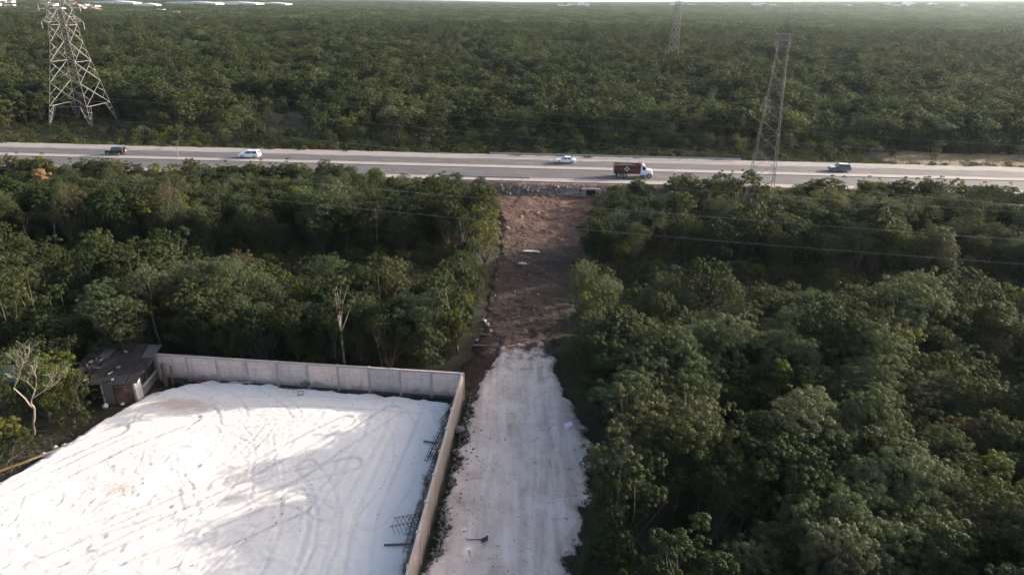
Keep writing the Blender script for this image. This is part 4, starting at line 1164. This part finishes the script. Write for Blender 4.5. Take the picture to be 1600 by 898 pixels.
KIND = {}
def K(name, look, *a, **k):
    p = make_proto(*a, **k); p.name = name; p.look = look; KIND[name] = p; return p
K('olive_a', 'olive green bushy tree', 1, M['leaf_olive'], M['bark'], 7.6, 2.7, 6.2, 262, 0.41, 0.28, 75, 0.139, 0.060)
K('olive_b', 'olive green loose crowned tree', 2, M['leaf_olive'], M['bark'], 8.6, 2.6, 7.2, 228, 0.44, 0.27, 73, 0.139, 0.056, shape='oval', stems=2)
K('dark_a', 'dark green dense broadleaf tree', 3, M['leaf_dark'], M['bark_dark'], 7.2, 2.6, 5.9, 254, 0.41, 0.28, 63, 0.166, 0.083)
K('dark_b', 'dark green tall broadleaf tree', 4, M['leaf_dark'], M['bark'], 9.0, 2.5, 7.6, 236, 0.44, 0.28, 65, 0.160, 0.076, shape='oval')
K('grey_a', 'grey green feathery tree', 5, M['leaf_grey'], M['bark'], 8.2, 2.7, 5.4, 245, 0.39, 0.26, 85, 0.120, 0.034, shape='umbrella', stems=2)
K('grey_b', 'grey green open crowned tree', 6, M['leaf_grey'], M['bark'], 7.6, 2.5, 5.8, 219, 0.42, 0.26, 73, 0.133, 0.050)
K('yellow_a', 'bright yellow green tree', 7, M['leaf_yellow'], M['bark'], 7.4, 2.1, 6.2, 166, 0.42, 0.26, 73, 0.139, 0.060, shape='oval')
K('twiggy', 'brownish thin leaved twiggy tree', 8, M['leaf_dry'], M['bark'], 7.6, 2.2, 5.4, 166, 0.46, 0.23, 41, 0.120, 0.046, stems=3)
K('spindly', 'tall spindly tree with a pale bare trunk', 9, M['leaf_olive'], M['bark_pale'], 8.6, 1.5, 3.2, 63, 0.42, 0.24, 71, 0.139, 0.056, shape='oval', nl=10)
K('shrub_a', 'low green shrub', 10, M['leaf_olive'], M['bark_dark'], 2.8, 1.7, 2.5, 46, 0.45, 0.29, 83, 0.151, 0.064, stems=3, limbs=False)
K('shrub_b', 'low yellow green shrub', 11, M['leaf_yellow'], M['bark_dark'], 2.4, 1.5, 2.2, 40, 0.45, 0.27, 80, 0.143, 0.055, stems=3, limbs=False)
# coarser copies of the kinds for the far forest
K('far_olive', 'olive green forest tree beyond the road', 21, M['leaf_olive'], M['bark'], 7.6, 2.8, 6.6, 66, 0.73, 0.50, 35, 0.342, 0.163, nl=8)
K('far_dark', 'dark green forest tree beyond the road', 22, M['leaf_dark'], M['bark_dark'], 7.8, 2.7, 7.2, 62, 0.73, 0.50, 35, 0.342, 0.171, shape='oval', nl=8)
K('far_grey', 'grey green forest tree beyond the road', 23, M['leaf_grey'], M['bark'], 8.0, 2.8, 6.4, 64, 0.68, 0.45, 35, 0.293, 0.114, shape='umbrella', nl=8)
K('far_yellow', 'yellow green forest tree beyond the road', 24, M['leaf_yellow'], M['bark'], 7.0, 2.2, 6.4, 50, 0.73, 0.46, 31, 0.326, 0.146, shape='oval', nl=6)
K('far_twiggy', 'brownish thin tree beyond the road', 25, M['leaf_dry'], M['bark'], 7.6, 2.2, 5.0, 46, 0.73, 0.42, 23, 0.293, 0.106, nl=8)
K('far_shrub', 'low roadside shrub beyond the road', 26, M['leaf_olive'], M['bark_dark'], 3.0, 1.9, 2.8, 34, 0.54, 0.37, 35, 0.244, 0.106, stems=2, limbs=False)

# landmarks that keep trees away
def left_edge(y_): return float(np.interp(y_, [58, 62, 66, 75, 90, 107, 120, 132], [-4.6, -5.0, -4.4, -3.6, -2.8, -1.6, -2.4, -6.0]))
def right_edge(y_): return float(np.interp(y_, [15, 35, 42, 50, 60, 71, 76, 98, 127, 132], [4.4, 4.5, 5.6, 7.0, 5.0, 4.2, 6.4, 10.0, 14.5, 19.0]))
def zone(x_, y_):
    if y_ < 131.5 - .03 * x_:
        if x_ > right_edge(y_) + 1.3: return 'right'
        if y_ > 61.5 and x_ < left_edge(y_) - 1.4: return 'left'
    return None
spots = []   # x, y, scale, kind, zone
def poisson(x0, x1, y0, y1, step, r, jit=.48):
    xs = np.arange(x0, x1, step); ys = np.arange(y0, y1, step * .87)
    for j, y_ in enumerate(ys):
        for x_ in xs:
            yield x_ + (step * .5 if j % 2 else 0) + r.uniform(-jit, jit) * step, y_ + r.uniform(-jit, jit) * step
r = np.random.default_rng(11)
def pick(weights):
    ks = list(weights); w_ = np.array([weights[k] for k in ks], float); w_ /= w_.sum()
    return ks[r.choice(len(ks), p=w_)]
NEARMIX = {'olive_a': 5, 'olive_b': 4, 'dark_a': 4, 'dark_b': 3, 'grey_a': 3, 'grey_b': 3, 'yellow_a': 1.9, 'twiggy': 1.2, 'spindly': .9}
half_fov = .80
for x_, y_ in poisson(-138, 138, 8, 132, 2.45, r):
    z_ = zone(x_, y_)
    if not z_ or abs(x_) > 34 + y_ * .95: continue
    if z_ == 'left':
        g0, g1 = 79.5 + 2 * math.sin(x_ * .07), 96.5
        cut = g0 < y_ < g1 and x_ < -7
        # the cut narrows towards the left edge of the clearing
    else:
        g0, g1 = 75.5 - .06 * x_, 93.0 - .05 * x_
        cut = g0 < y_ < g1 and x_ > 10
    n_ = float(fbm(x_ * .09, y_ * .09, 33, 3))
    sc = .82 + (n_ - .5) * 1.0 + r.uniform(-.17, .22) + (.12 if z_ == 'right' and y_ < 76 else 0)
    if r.uniform() < .12: sc *= 1.25
    if 18 < y_ < 110 and float(vnoise(x_ * .17 + 9, y_ * .17, 71)) < .27 and r.uniform() < .75: continue
    k = pick(NEARMIX)
    if cut:
        if r.uniform() < .45: continue
        k = pick({'shrub_a': 3, 'shrub_b': 1}); sc = r.uniform(.6, 1.2)
    elif z_ == 'left' and y_ > 119: k = pick({'olive_a': 2, 'grey_b': 1, 'shrub_a': 1.4, 'yellow_a': .5}); sc *= .74 if x_ < -28 else .66
    elif z_ == 'right' and y_ > 124: k = pick({'olive_a': 2, 'grey_b': 1, 'shrub_a': 1.4}); sc *= .85 if x_ > 36 else .42
    elif z_ == 'right' and x_ < 34 and y_ > 104: sc *= .45
    if z_ == 'left' and y_ < 64: k = pick({'spindly': 1.2, 'olive_a': 3, 'olive_b': 2, 'grey_b': 1.5, 'dark_a': 1.5, 'shrub_a': 1.5})
    if z_ == 'left' and y_ < 72: sc *= 1.12
    if math.hypot(x_ - 47.6, y_ - 129.4) < 4.2: continue
    if 38 < x_ < 54 and 110 < y_ < 129: sc *= .45
    if z_ == 'left' and y_ > 112 and x_ < -66: sc *= .78
    if y_ > 118 and 58 < x_ < 84: sc *= .68
    if y_ > 118: sc = min(sc, .84 if x_ < -30 else .62)
    elif y_ > 108: sc = min(sc, .80)
    spots.append([x_, y_, max(.42, sc), k, z_])
# thin pale-trunked trees and shrubs left of the yard, kept by hand
hand = [(10.6, 30.6, .85, 'yellow_a'), (-40.4, 51.6, .62, 'yellow_a'), (-39.4, 53.4, .60, 'olive_a'), (-41.8, 52.2, .6, 'olive_b'), (-38.9, 51.2, 1.1, 'shrub_a'), (-42.6, 48.2, 1.2, 'shrub_b'), (-44.5, 50.5, .75, 'olive_a'), (-41.0, 47.2, .9, 'shrub_a'), (-46.0, 46.6, .9, 'shrub_a'), (-47.5, 49.0, .7, 'grey_b'), (-43.2, 57.6, .8, 'olive_b'), (-41.0, 53.8, .85, 'yellow_a'), (-43.8, 54.0, .8, 'olive_a'), (-46.5, 55.2, .7, 'grey_b'), (-39.8, 55.6, 1.2, 'shrub_b'), (-44.0, 47.6, .8, 'shrub_a'),
        (-40.6, 55.2, 1.0, 'shrub_b'), (-48.5, 51.0, .62, 'olive_b'), (-52.0, 55.0, .8, 'grey_a'), (-50.5, 61.5, .95, 'olive_a'), (-56, 63, 1.0, 'dark_a'), (-45.5, 62.2, .8, 'grey_b'), (-54.0, 49, .8, 'olive_a'), (-58, 57, .9, 'olive_b')]
yard_trees = []

def tree_thing(x_, y_, sc, k, label, group, z=-.1, name=None):
    p = KIND[k]
    root = empty(name or ('shrub' if 'shrub' in k else 'tree'), (x_, y_, z), r.uniform(0, 6.28), label, 'shrub' if 'shrub' in k else 'tree', group)
    root.scale = (sc * r.uniform(.74, 1.0), sc * r.uniform(.74, 1.0), sc * r.uniform(.86, 1.1))
    root.rotation_euler = (r.uniform(-.06, .06), r.uniform(-.06, .06), r.uniform(0, 6.28))
    link_mesh('trunk', p.trunk, root)
    cr = link_mesh('crown', p.crown, root)
    return root, cr
def in_view(x_, y_, z_=5.0):
    v = mw.inverted() @ Vector((x_, y_, z_))
    if v.z > -1: return False, 1e9
    return abs(v.x / -v.z) < .80 and -.50 < v.y / -v.z < .5, -v.z
spots = [s_ + [in_view(s_[0], s_[1])] for s_ in spots]
vis = sorted([s_ for s_ in spots if s_[5][0] and 'shrub' not in s_[3]], key=lambda s_: s_[5][1] / KIND[s_[3]].R / s_[2])
N_IND = 268
ind = vis[:N_IND]
ind_ids = {id(s_) for s_ in ind}
PROTO_OBJ = {}
def where(x_, y_, z_):
    if z_ == 'right':
        d_ = x_ - right_edge(y_)
        a = 'edging the track' if d_ < 3 else 'second row off the track' if d_ < 7 else 'in the right wood' if d_ < 15 else 'deep in the right wood' if d_ < 25 else 'far right in the wood'
        b_ = 'at the bottom edge' if y_ < 34 else 'opposite the lower yard' if y_ < 42 else 'opposite mid yard' if y_ < 49 else 'opposite the upper yard' if y_ < 56 else 'level with the back wall' if y_ < 63 else 'beside the red clearing' if y_ < 80 else 'near the road'
        return a + ' ' + b_
    a = 'just behind the block wall' if y_ < 65 else 'second row behind the wall' if y_ < 70 else 'third row behind the wall' if y_ < 75 else 'topping the front wood' if y_ < 84 else 'in the wood below the road'
    b_ = 'by the clearing' if x_ > -10 else 'right of centre' if x_ > -19 else 'behind mid yard' if x_ > -28 else 'towards the shack' if x_ > -38 else 'behind the shack' if x_ > -48 else 'far left'
    return a + ' ' + b_
def size_word(k, sc):
    h_ = KIND[k].H * sc
    return 'small' if h_ < 5.6 else 'middling' if h_ < 7.2 else 'big' if h_ < 8.8 else 'towering'
for x_, y_, sc, k, z_, _v in ind:
    lab = size_word(k, sc) + ' ' + KIND[k].look + ' ' + where(x_, y_, z_)
    lab = ' '.join(lab.split()[:16])
    root, cr = tree_thing(x_, y_, sc, k, lab, lab)
    PROTO_OBJ.setdefault(k, cr)
for i, (x_, y_, sc, k) in enumerate(hand):
    if x_ > 0:
        tree_thing(x_, y_, sc, k, 'vivid green leafy bush cut by the bottom edge right of the track', None); continue
    lab = size_word(k, sc) + ' ' + KIND[k].look + ' left of the yard ' + ('at the left edge' if x_ < -49 else 'behind the pale bare tree' if y_ > 53.9 and x_ < -42 else 'in front of the shack' if y_ > 52.5 else 'beside the pale bare tree' if y_ > 49.5 else 'below the pale bare tree')
    root, cr = tree_thing(x_, y_, sc, k, lab, lab)
    PROTO_OBJ.setdefault(k, cr)

# the pale bare tree at the left
def bare_tree(loc, H, label, seed, leafy=True, mat='bark_pale', r0=.15):
    q = random.Random(seed)
    root = empty('tree', loc, 0, label, 'tree')
    b = MB(); tips = []
    def grow(p, d, L_, rad, lev):
        n_ = 4; pts = [p]; rads = [rad]
        dd = d.copy()
        for i in range(n_):
            dd = (dd + Vector((q.uniform(-.22, .22), q.uniform(-.22, .22), q.uniform(-.05, .14)))).normalized()
            pts.append(pts[-1] + dd * L_ / n_); rads.append(rad * (1 - .45 * (i + 1) / n_))
        b.tube(pts, [max(.014, a_) for a_ in rads], 7 if lev < 2 else 4, cap=False)
        if lev >= 5: tips.append(pts[-1]); return
        for k in range(q.choice((2, 3)) if lev < 2 else 3):
            a = q.uniform(0, 6.28); t = q.uniform(.6, 1.15)
            nd = (dd + Vector((math.cos(a), math.sin(a), q.uniform(-.1, .5))) * t).normalized()
            grow(pts[-1] if k < 2 else pts[2], nd, L_ * q.uniform(.58, .8), rads[-1] if k < 2 else rads[2] * .7, lev + 1)
    grow(Vector((0, 0, -.3)), Vector((.70, .05, 1) if leafy else (.2, .05, 1)).normalized(), H * .33, r0, 0)
    b.build('trunk', M[mat], root, smooth=True)
    if leafy:
        rr = np.random.default_rng(seed)
        c = np.array([tuple(t) for t in tips]); c = np.concatenate([c + rr.normal(size=c.shape) * .2, c + rr.normal(size=c.shape) * .35])
        v, tint = leaf_cloud(c, rr.uniform(.25, .55, len(c)), 14, .12, .045, rr)
        me = np_mesh('crown', v, np.arange(len(v)).reshape(-1, 4)); me.materials.append(M['leaf_grey']); set_tint(me, tint)
        link_mesh('crown', me, root)
    return root
bare_tree((-42.0, 50.0, 0), 12.5, 'tall pale tree with bare forked branches and sparse leaves left of the yard', 4)
bare_tree((-41.0, 57.6, 0), 4.2, 'small dead tree with bare upright twigs behind the bushes by the shack', 9, False, 'bark_pale', .09)
bare_tree((26.5, 38.5, .5), 6.0, 'leafless white snag among the trees on the right', 13, False, 'bark_pale', .08)
for x_, y_, h_, sd_ in ((-9.8, 64.2, 6.4, 22), (-24.5, 65.0, 8.0, 23), (13.0, 55.0, 7.5, 24), (38.0, 60.0, 9.5, 25), (-33.0, 70.0, 8.5, 27), (44, 47, 9.0, 28)):
    bare_tree((x_, y_, 0), h_, 'pale leafless tree ' + {21: 'behind the block wall close to its right corner', 22: 'nearest the right corner behind the block wall', 23: 'behind the middle of the block wall', 24: 'second row in from the right edge of the track', 25: 'deep in the right wood level with the back wall', 26: 'right of the red clearing under the lowest wire', 27: 'among green crowns behind the left part of the wall', 28: 'far right among green crowns opposite the yard'}[sd_], sd_, False, 'bark_pale', .075)
def palm(loc, H, label):
    root = empty('young_tree', loc, 0, label, 'tree')
    b = MB(); b.tube([(0, 0, -.1), (.04, 0, H * .5), (0, .03, H)], [.10, .08, .07], 6); b.build('trunk', M['bark_pale'], root)
    rr = np.random.default_rng(3)
    c = np.array([(math.cos(a) * d_, math.sin(a) * d_, H + z_) for a, d_, z_ in zip(rr.uniform(0, 6.28, 16), rr.uniform(.1, 1.0, 16), rr.uniform(-.3, .7, 16))])
    v, tint = leaf_cloud(c, rr.uniform(.25, .45, len(c)), 22, .3, .10, rr)
    me = np_mesh('crown', v, np.arange(len(v)).reshape(-1, 4)); me.materials.append(M['leaf_grey']); set_tint(me, tint); link_mesh('crown', me, root)
palm(rp(-74.2, -.4, RZ + .1), 3.0, 'lone young tree with a thin pale trunk on the median at the left')
op = make_proto(31, M['leaf_orange'], M['bark'], 5.5, 1.7, 2.6, 30, .5, .45, 60, .3, .16)
def one(proto, x_, y_, sc, label):
    root = empty('tree', (x_, y_, -.1), 0, label, 'tree'); root.scale = (sc,) * 3
    link_mesh('trunk', proto.trunk, root); link_mesh('crown', proto.crown, root)
one(op, -87.0, 123.0, 1.05, 'tree with orange yellow blossom at the far left below the road')
for k, x_, y_, sc, lab in (('far_olive', -66, 176, 1.0, 'olive tree at the front of the forest beyond the road left of centre'), ('far_dark', 14, 181, 1.0, 'dark tree at the front of the forest beyond the road behind the saloon car'),
                           ('far_grey', 40, 178, 1.0, 'grey green tree at the front of the forest beyond the road near the slim tower'), ('far_yellow', -20, 178, .9, 'yellow green tree at the front of the forest beyond the road'),
                           ('far_twiggy', -8, 184, 1.0, 'brown twiggy tree at the front of the forest beyond the road'), ('far_shrub', -40, 168, 1.1, 'rounded shrub on the far verge of the road')):
    root, cr = tree_thing(x_, y_, sc, k, lab, None); PROTO_OBJ.setdefault(k, cr)
for k in KIND:
    if k not in PROTO_OBJ:
        root, cr = tree_thing(-70 - len(PROTO_OBJ), 126, .9, k, KIND[k].look + ' at the far left just below the road', None); PROTO_OBJ[k] = cr

# everything else: one scattered forest
def scatter(name, pts, kinds, label=None, extra=None):
    """pts: array x,y,z,scale,kindindex,rot ; kinds: list of proto crown objects (trunk sibling joined in)"""
    pts = np.asarray(pts, float)
    me = bpy.data.meshes.new(name)
    me.vertices.add(len(pts)); me.vertices.foreach_set('co', pts[:, :3].astype(np.float32).ravel())
    a = me.attributes.new('kind_index', 'INT', 'POINT'); a.data.foreach_set('value', pts[:, 4].astype(np.int32))
    a = me.attributes.new('rot', 'FLOAT_VECTOR', 'POINT')
    rot = np.zeros((len(pts), 3), np.float32); rot[:, 2] = pts[:, 5]; rot[:, 0] = r.normal(size=len(pts)) * .05; rot[:, 1] = r.normal(size=len(pts)) * .05
    a.data.foreach_set('vector', rot.ravel())
    a = me.attributes.new('scl', 'FLOAT_VECTOR', 'POINT')
    sc3 = pts[:, 3:4] * r.uniform(.88, 1.14, (len(pts), 3)); a.data.foreach_set('vector', sc3.astype(np.float32).ravel())
    o = link_mesh(name, me); tag(o, label, kind='stuff')
    ng = bpy.data.node_groups.new(name, 'GeometryNodeTree')
    ng.interface.new_socket('Geometry', in_out='INPUT', socket_type='NodeSocketGeometry')
    ng.interface.new_socket('Geometry', in_out='OUTPUT', socket_type='NodeSocketGeometry')
    gi = ng.nodes.new('NodeGroupInput'); go = ng.nodes.new('NodeGroupOutput')
    jn = ng.nodes.new('GeometryNodeJoinGeometry')
    def attr(n_, t_):
        q = ng.nodes.new('GeometryNodeInputNamedAttribute'); q.data_type = t_; q.inputs['Name'].default_value = n_
        return q.outputs['Attribute']
    kd, rt_, sc_ = attr('kind_index', 'INT'), attr('rot', 'FLOAT_VECTOR'), attr('scl', 'FLOAT_VECTOR')
    e2r = ng.nodes.new('FunctionNodeEulerToRotation'); ng.links.new(rt_, e2r.inputs[0])
    for i, objs in enumerate(kinds):
        cmp = ng.nodes.new('FunctionNodeCompare'); cmp.data_type = 'INT'; cmp.operation = 'EQUAL'
        ints = [s_ for s_ in cmp.inputs if s_.type == 'INT']
        ng.links.new(kd, ints[0]); ints[1].default_value = i
        iop = ng.nodes.new('GeometryNodeInstanceOnPoints')
        j2 = ng.nodes.new('GeometryNodeJoinGeometry')
        for ob in objs:
            oi = ng.nodes.new('GeometryNodeObjectInfo'); oi.transform_space = 'ORIGINAL'; oi.inputs['Object'].default_value = ob
            oi.inputs['As Instance'].default_value = False
            ng.links.new(oi.outputs['Geometry'], j2.inputs[0])
        g2i = ng.nodes.new('GeometryNodeGeometryToInstance'); ng.links.new(j2.outputs[0], g2i.inputs[0])
        ng.links.new(gi.outputs[0], iop.inputs['Points']); ng.links.new(cmp.outputs[0], iop.inputs['Selection'])
        ng.links.new(g2i.outputs[0], iop.inputs['Instance']); ng.links.new(e2r.outputs[0], iop.inputs['Rotation']); ng.links.new(sc_, iop.inputs['Scale'])
        ng.links.new(iop.outputs[0], jn.inputs[0])
    ng.links.new(jn.outputs[0], go.inputs[0])
    md = o.modifiers.new('scatter', 'NODES'); md.node_group = ng
    return o
def pair(k):
    cr = PROTO_OBJ[k]
    return [cr] + [c_ for c_ in cr.parent.children if c_.name.startswith('trunk')]
names = list(KIND)
near_pts = [(s_[0], s_[1], -.1, s_[2], names.index(s_[3]), r.uniform(0, 6.28)) for s_ in spots if id(s_) not in ind_ids]
# low growth that hides the soil between the trunks
under = []
for x_, y_ in poisson(-125, 125, 8, 131, 2.6, r):
    z_ = zone(x_, y_)
    if not z_ or abs(x_) > 34 + y_ * .95 or r.uniform() < .30: continue
    under.append((x_, y_, -.15, r.uniform(.4, .95), names.index('shrub_a' if r.uniform() < .8 else 'shrub_b'), r.uniform(0, 6.28)))
# shrubs along both banks of the road
for t_lo, t_hi, lo, hi, n_ in ((12.2, 15.5, .35, .75, 560), (-16.6, -13.2, .4, .85, 420)):
    for i in range(n_):
        s_ = r.uniform(-200, 200); t_ = r.uniform(t_lo, t_hi)
        p = rp(s_, t_)
        if t_lo < 0 and -15 < s_ < 22: continue
        under.append((p[0], p[1], 1.0 if t_lo > 0 else .9, r.uniform(lo, hi) * ((1.9 if s_ > 56 or 28 < s_ < 42 or s_ < -24 else 1.4) if t_lo < 0 and (s_ > 24 or s_ < -24) else 1), names.index('shrub_b' if r.uniform() < .35 else 'shrub_a'), r.uniform(0, 6.28)))
scatter('near_forest', near_pts, [pair(k) for k in names])
scatter('undergrowth', under, [pair(k) for k in names])
# forest beyond the road
far = []
FN = {'far_olive': 6, 'far_dark': 4, 'far_grey': 3.2, 'far_yellow': 1.4, 'far_twiggy': 1.0}
def far_ok(x_, y_): return abs(x_) < 30 + y_ * .98
for x_, y_ in poisson(-230, 230, 163, 186, 3.0, r):
    if not far_ok(x_, y_): continue
    if 90 < x_ < 170 and y_ < 183 and r.uniform() < .9: continue
    edge = 163.5 - .03 * x_
    if y_ < edge: continue
    n_ = float(fbm(x_ * .08, y_ * .08, 5, 3))
    if y_ > 176 and -143 < x_ < -98: continue
    if y_ < 174:
        far.append((x_, y_, -.2, r.uniform(.55, 1.1) * (.7 + n_ * .6), names.index('far_shrub'), r.uniform(0, 6.28)))
    elif y_ < 186:
        if r.uniform() < .93: far.append((x_, y_, -.2, r.uniform(.4, .75), names.index(pick({'far_shrub': 1, 'far_olive': 2, 'far_yellow': 1.3, 'far_grey': 1})), r.uniform(0, 6.28)))
for y0, y1, st in ((186, 420, 3.35), (420, 900, 4.0)):
    for x_, y_ in poisson(-y1 * 1.0, y1 * 1.0, y0, y1, st, r):
        if not far_ok(x_, y_): continue
        n_ = float(fbm(x_ * .045, y_ * .06, 45, 3)); n2 = float(vnoise(x_ * .012, y_ * .03, 6))
        if n_ < .41 and r.uniform() < .85: continue
        if 186 < y_ < 198 and r.uniform() < .35: continue
        if math.hypot(x_ + 125, y_ - 203) < 13 or (-143 < x_ < -100 and y_ < 203): continue
        sc = (.36 + n_ * 1.10 + r.uniform(-.26, .36)) * (st / 3.35) ** .6
        far.append((x_, y_, -.2, sc, names.index(pick(FN)), r.uniform(0, 6.28)))
for i in range(420):
    far.append((r.uniform(-148, -94), r.uniform(168, 216), -.2, r.uniform(.35, .72), names.index('far_shrub'), r.uniform(0, 6.28)))
scatter('far_forest', far, [pair(k) for k in names])
# stands of many small crowns for the distance
def stand(seed, loc):
    rr = np.random.default_rng(seed); vs_, ts_ = [], []
    W_ = 26.0
    for x_, y_ in poisson(-W_ / 2, W_ / 2, -W_ / 2, W_ / 2, 4.4, rr):
        R0 = rr.uniform(2.0, 3.0); H0 = rr.uniform(6.5, 10.5)
        c = np.array([(x_ + rr.normal() * R0 * .5, y_ + rr.normal() * R0 * .5, H0 - abs(rr.normal()) * 1.6) for _ in range(9)])
        v, t_ = leaf_cloud(c, rr.uniform(.9, 1.5, 9), 7, 1.0, .62, rr)
        vs_.append(v); ts_.append(np.clip(t_ * .5 + rr.uniform(0, .5), 0, 1))
    v = np.concatenate(vs_)
    me = np_mesh('tree_stand', v, np.arange(len(v)).reshape(-1, 4)); me.materials.append(M[('leaf_olive', 'leaf_dark', 'leaf_grey')[seed % 3]]); set_tint(me, np.concatenate(ts_))
    o = link_mesh('tree_stand', me); o.location = loc
    return tag(o, kind='stuff')
stands = [stand(90 + i, (-60 + 55 * i, 950, -.5)) for i in range(4)]
hz = []
y_ = 905.0
while y_ < 9000:
    st = 24 if y_ < 3000 else 34
    sc = 1.0 if y_ < 3000 else 1.4
    xs = np.arange(-y_ * .98, y_ * .98, st)
    for x_ in xs:
        n_ = float(fbm(x_ * .004, y_ * .006, 3, 3))
        hz.append((x_ + r.uniform(-5, 5), y_ + r.uniform(-6, 6), -.6 + (n_ - .5) * 5 + float(rise(x_, y_)), sc * r.uniform(.9, 1.12), r.integers(0, 4) if n_ > .4 else r.choice([1, 1, 0]), r.uniform(0, 6.28)))
    y_ += st * (.92 if y_ < 3000 else 1.25)
scatter('distant_forest', hz, [[s_] for s_ in stands])

# dry brush, weeds and rubble
b = MB()
for i in range(170):
    x_ = rnd.uniform(-47, -37.2); y_ = rnd.uniform(44.5, 54.5)
    if x_ > -37.0 - (54 - y_) * .36: x_ -= 2.2
    a = rnd.gauss(.3, .6); l_ = rnd.uniform(.5, 2.2)
    z_ = rnd.uniform(.05, .5)
    b.bar((x_, y_, z_), (x_ + l_ * math.cos(a), y_ - l_ * math.sin(a), z_ + rnd.uniform(-.1, .35)), rnd.uniform(.02, .05))
tag(b.build('brush_pile', M['stick']), kind='stuff')
rv, rf = [], []
def rubble(name, spots_, mat, lo, hi):
    b = MB()
    for x_, y_, z_ in spots_:
        s_ = rnd.uniform(lo, hi)
        q = Euler((rnd.uniform(0, 3), rnd.uniform(0, 3), rnd.uniform(0, 3))).to_matrix()
        b.box((x_, y_, z_), (s_ * rnd.uniform(.7, 1.4), s_ * rnd.uniform(.6, 1.2), s_ * rnd.uniform(.5, .9)), mat=q)
    tag(b.build(name, M[mat]), kind='stuff')
rubble('rubble', [(np.interp(yy, [24, 57], [-6.2, -4.0]) + abs(rnd.gauss(.1, .7)), yy, rnd.uniform(.0, .22)) for yy in [rnd.uniform(26, 58) for _ in range(1100)]], 'rock_dark', .06, .22)
rubble('broken_rock', [(rnd.uniform(-4, 17), rnd.uniform(127, 132.5), 0) for _ in range(1)] + [(*rp(s_, t_)[:2], .25 + (t_ + 17.5) * .62) for s_, t_ in [(rnd.uniform(-14, 19), rnd.uniform(-17.4, -14.4)) for _ in range(260)]], 'rock_dark', .12, .45)
rubble('clods', [(rnd.uniform(right_edge(yy) * -.3, right_edge(yy)), yy, rnd.uniform(.1, .3)) for yy in [rnd.uniform(74, 128) for _ in range(320)]], 'rock_dark', .07, .22)
rubble('loose_stones', [(rnd.uniform(np.interp(yy, TR_Y, TRL), np.interp(yy, TR_Y, TRR)), yy, .27) for yy in [rnd.uniform(30, 72) for _ in range(420)]], 'rock_dark', .03, .08)
rubble('loose_chips', [(rnd.uniform(-38, -7), rnd.uniform(33, 57), .72) for _ in range(260)], 'rock_dark', .03, .08)
def weeds(name, spots_, mat, seed):
    rr = np.random.default_rng(seed)
    c = np.array(spots_)
    v, t_ = leaf_cloud(c, rr.uniform(.12, .34, len(c)), 16, .15, .045, rr, dome=0)
    me = np_mesh(name, v, np.arange(len(v)).reshape(-1, 4)); me.materials.append(M[mat]); set_tint(me, t_)
    tag(link_mesh(name, me), kind='stuff')
ws = []
for yy in np.random.default_rng(4).uniform(26, 58, 330): ws.append((np.interp(yy, [24, 57], [-6.3, -4.15]) + abs(rnd.gauss(0, .55)), yy, .1))
for yy in np.random.default_rng(5).uniform(26, 56, 420): ws.append((np.interp(yy, [24, 57], [-7.35, -5.2]) - abs(rnd.gauss(0, .35)), yy, rnd.uniform(.2, .7)))
for _ in range(160): q = rnd.random(); ws.append((-34.5 + q * 29.5, 59.2 - q * 2.65 + rnd.uniform(-.3, .2), .25))
for yy in np.random.default_rng(6).uniform(28, 72, 300): ws.append((right_edge(yy) + rnd.gauss(0, .7), yy, .12))
for yy in np.random.default_rng(8).uniform(62, 125, 260): ws.append((left_edge(yy) + rnd.gauss(0, .7), yy, .12))
for _ in range(260): ws.append((rnd.uniform(-50, -36.4), rnd.uniform(45, 58), .15))
weeds('weeds', ws, 'leaf_dark', 1)
ws = [(*rp(rnd.uniform(-170, 170), rnd.uniform(11.6, 14.0))[:2], rnd.uniform(1.8, 2.5)) for _ in range(900)] + [(rnd.uniform(92, 170), rnd.uniform(163, 182), .6) for _ in range(900)]
weeds('dry_weeds', ws, 'leaf_dry', 2)

# ------------------------------------------------------------------ air
HZ = 26000
hb = MB().box((0, HZ / 2 - 500, 85), (2 * HZ, HZ + 1000, 176)).build('haze', [])
hm = bpy.data.materials.new('haze'); hm.use_nodes = True
hn = hm.node_tree; hn.nodes.remove(hn.nodes['Principled BSDF'])
pv = hn.nodes.new('ShaderNodeVolumePrincipled'); pv.inputs['Color'].default_value = (.74, .90, 1.0, 1); pv.inputs['Density'].default_value = 0.000030; pv.inputs['Anisotropy'].default_value = 0.35
hn.links.new(pv.outputs[0], hn.nodes['Material Output'].inputs['Volume'])
hb.data.materials.append(hm)
tag(hb, kind='stuff')
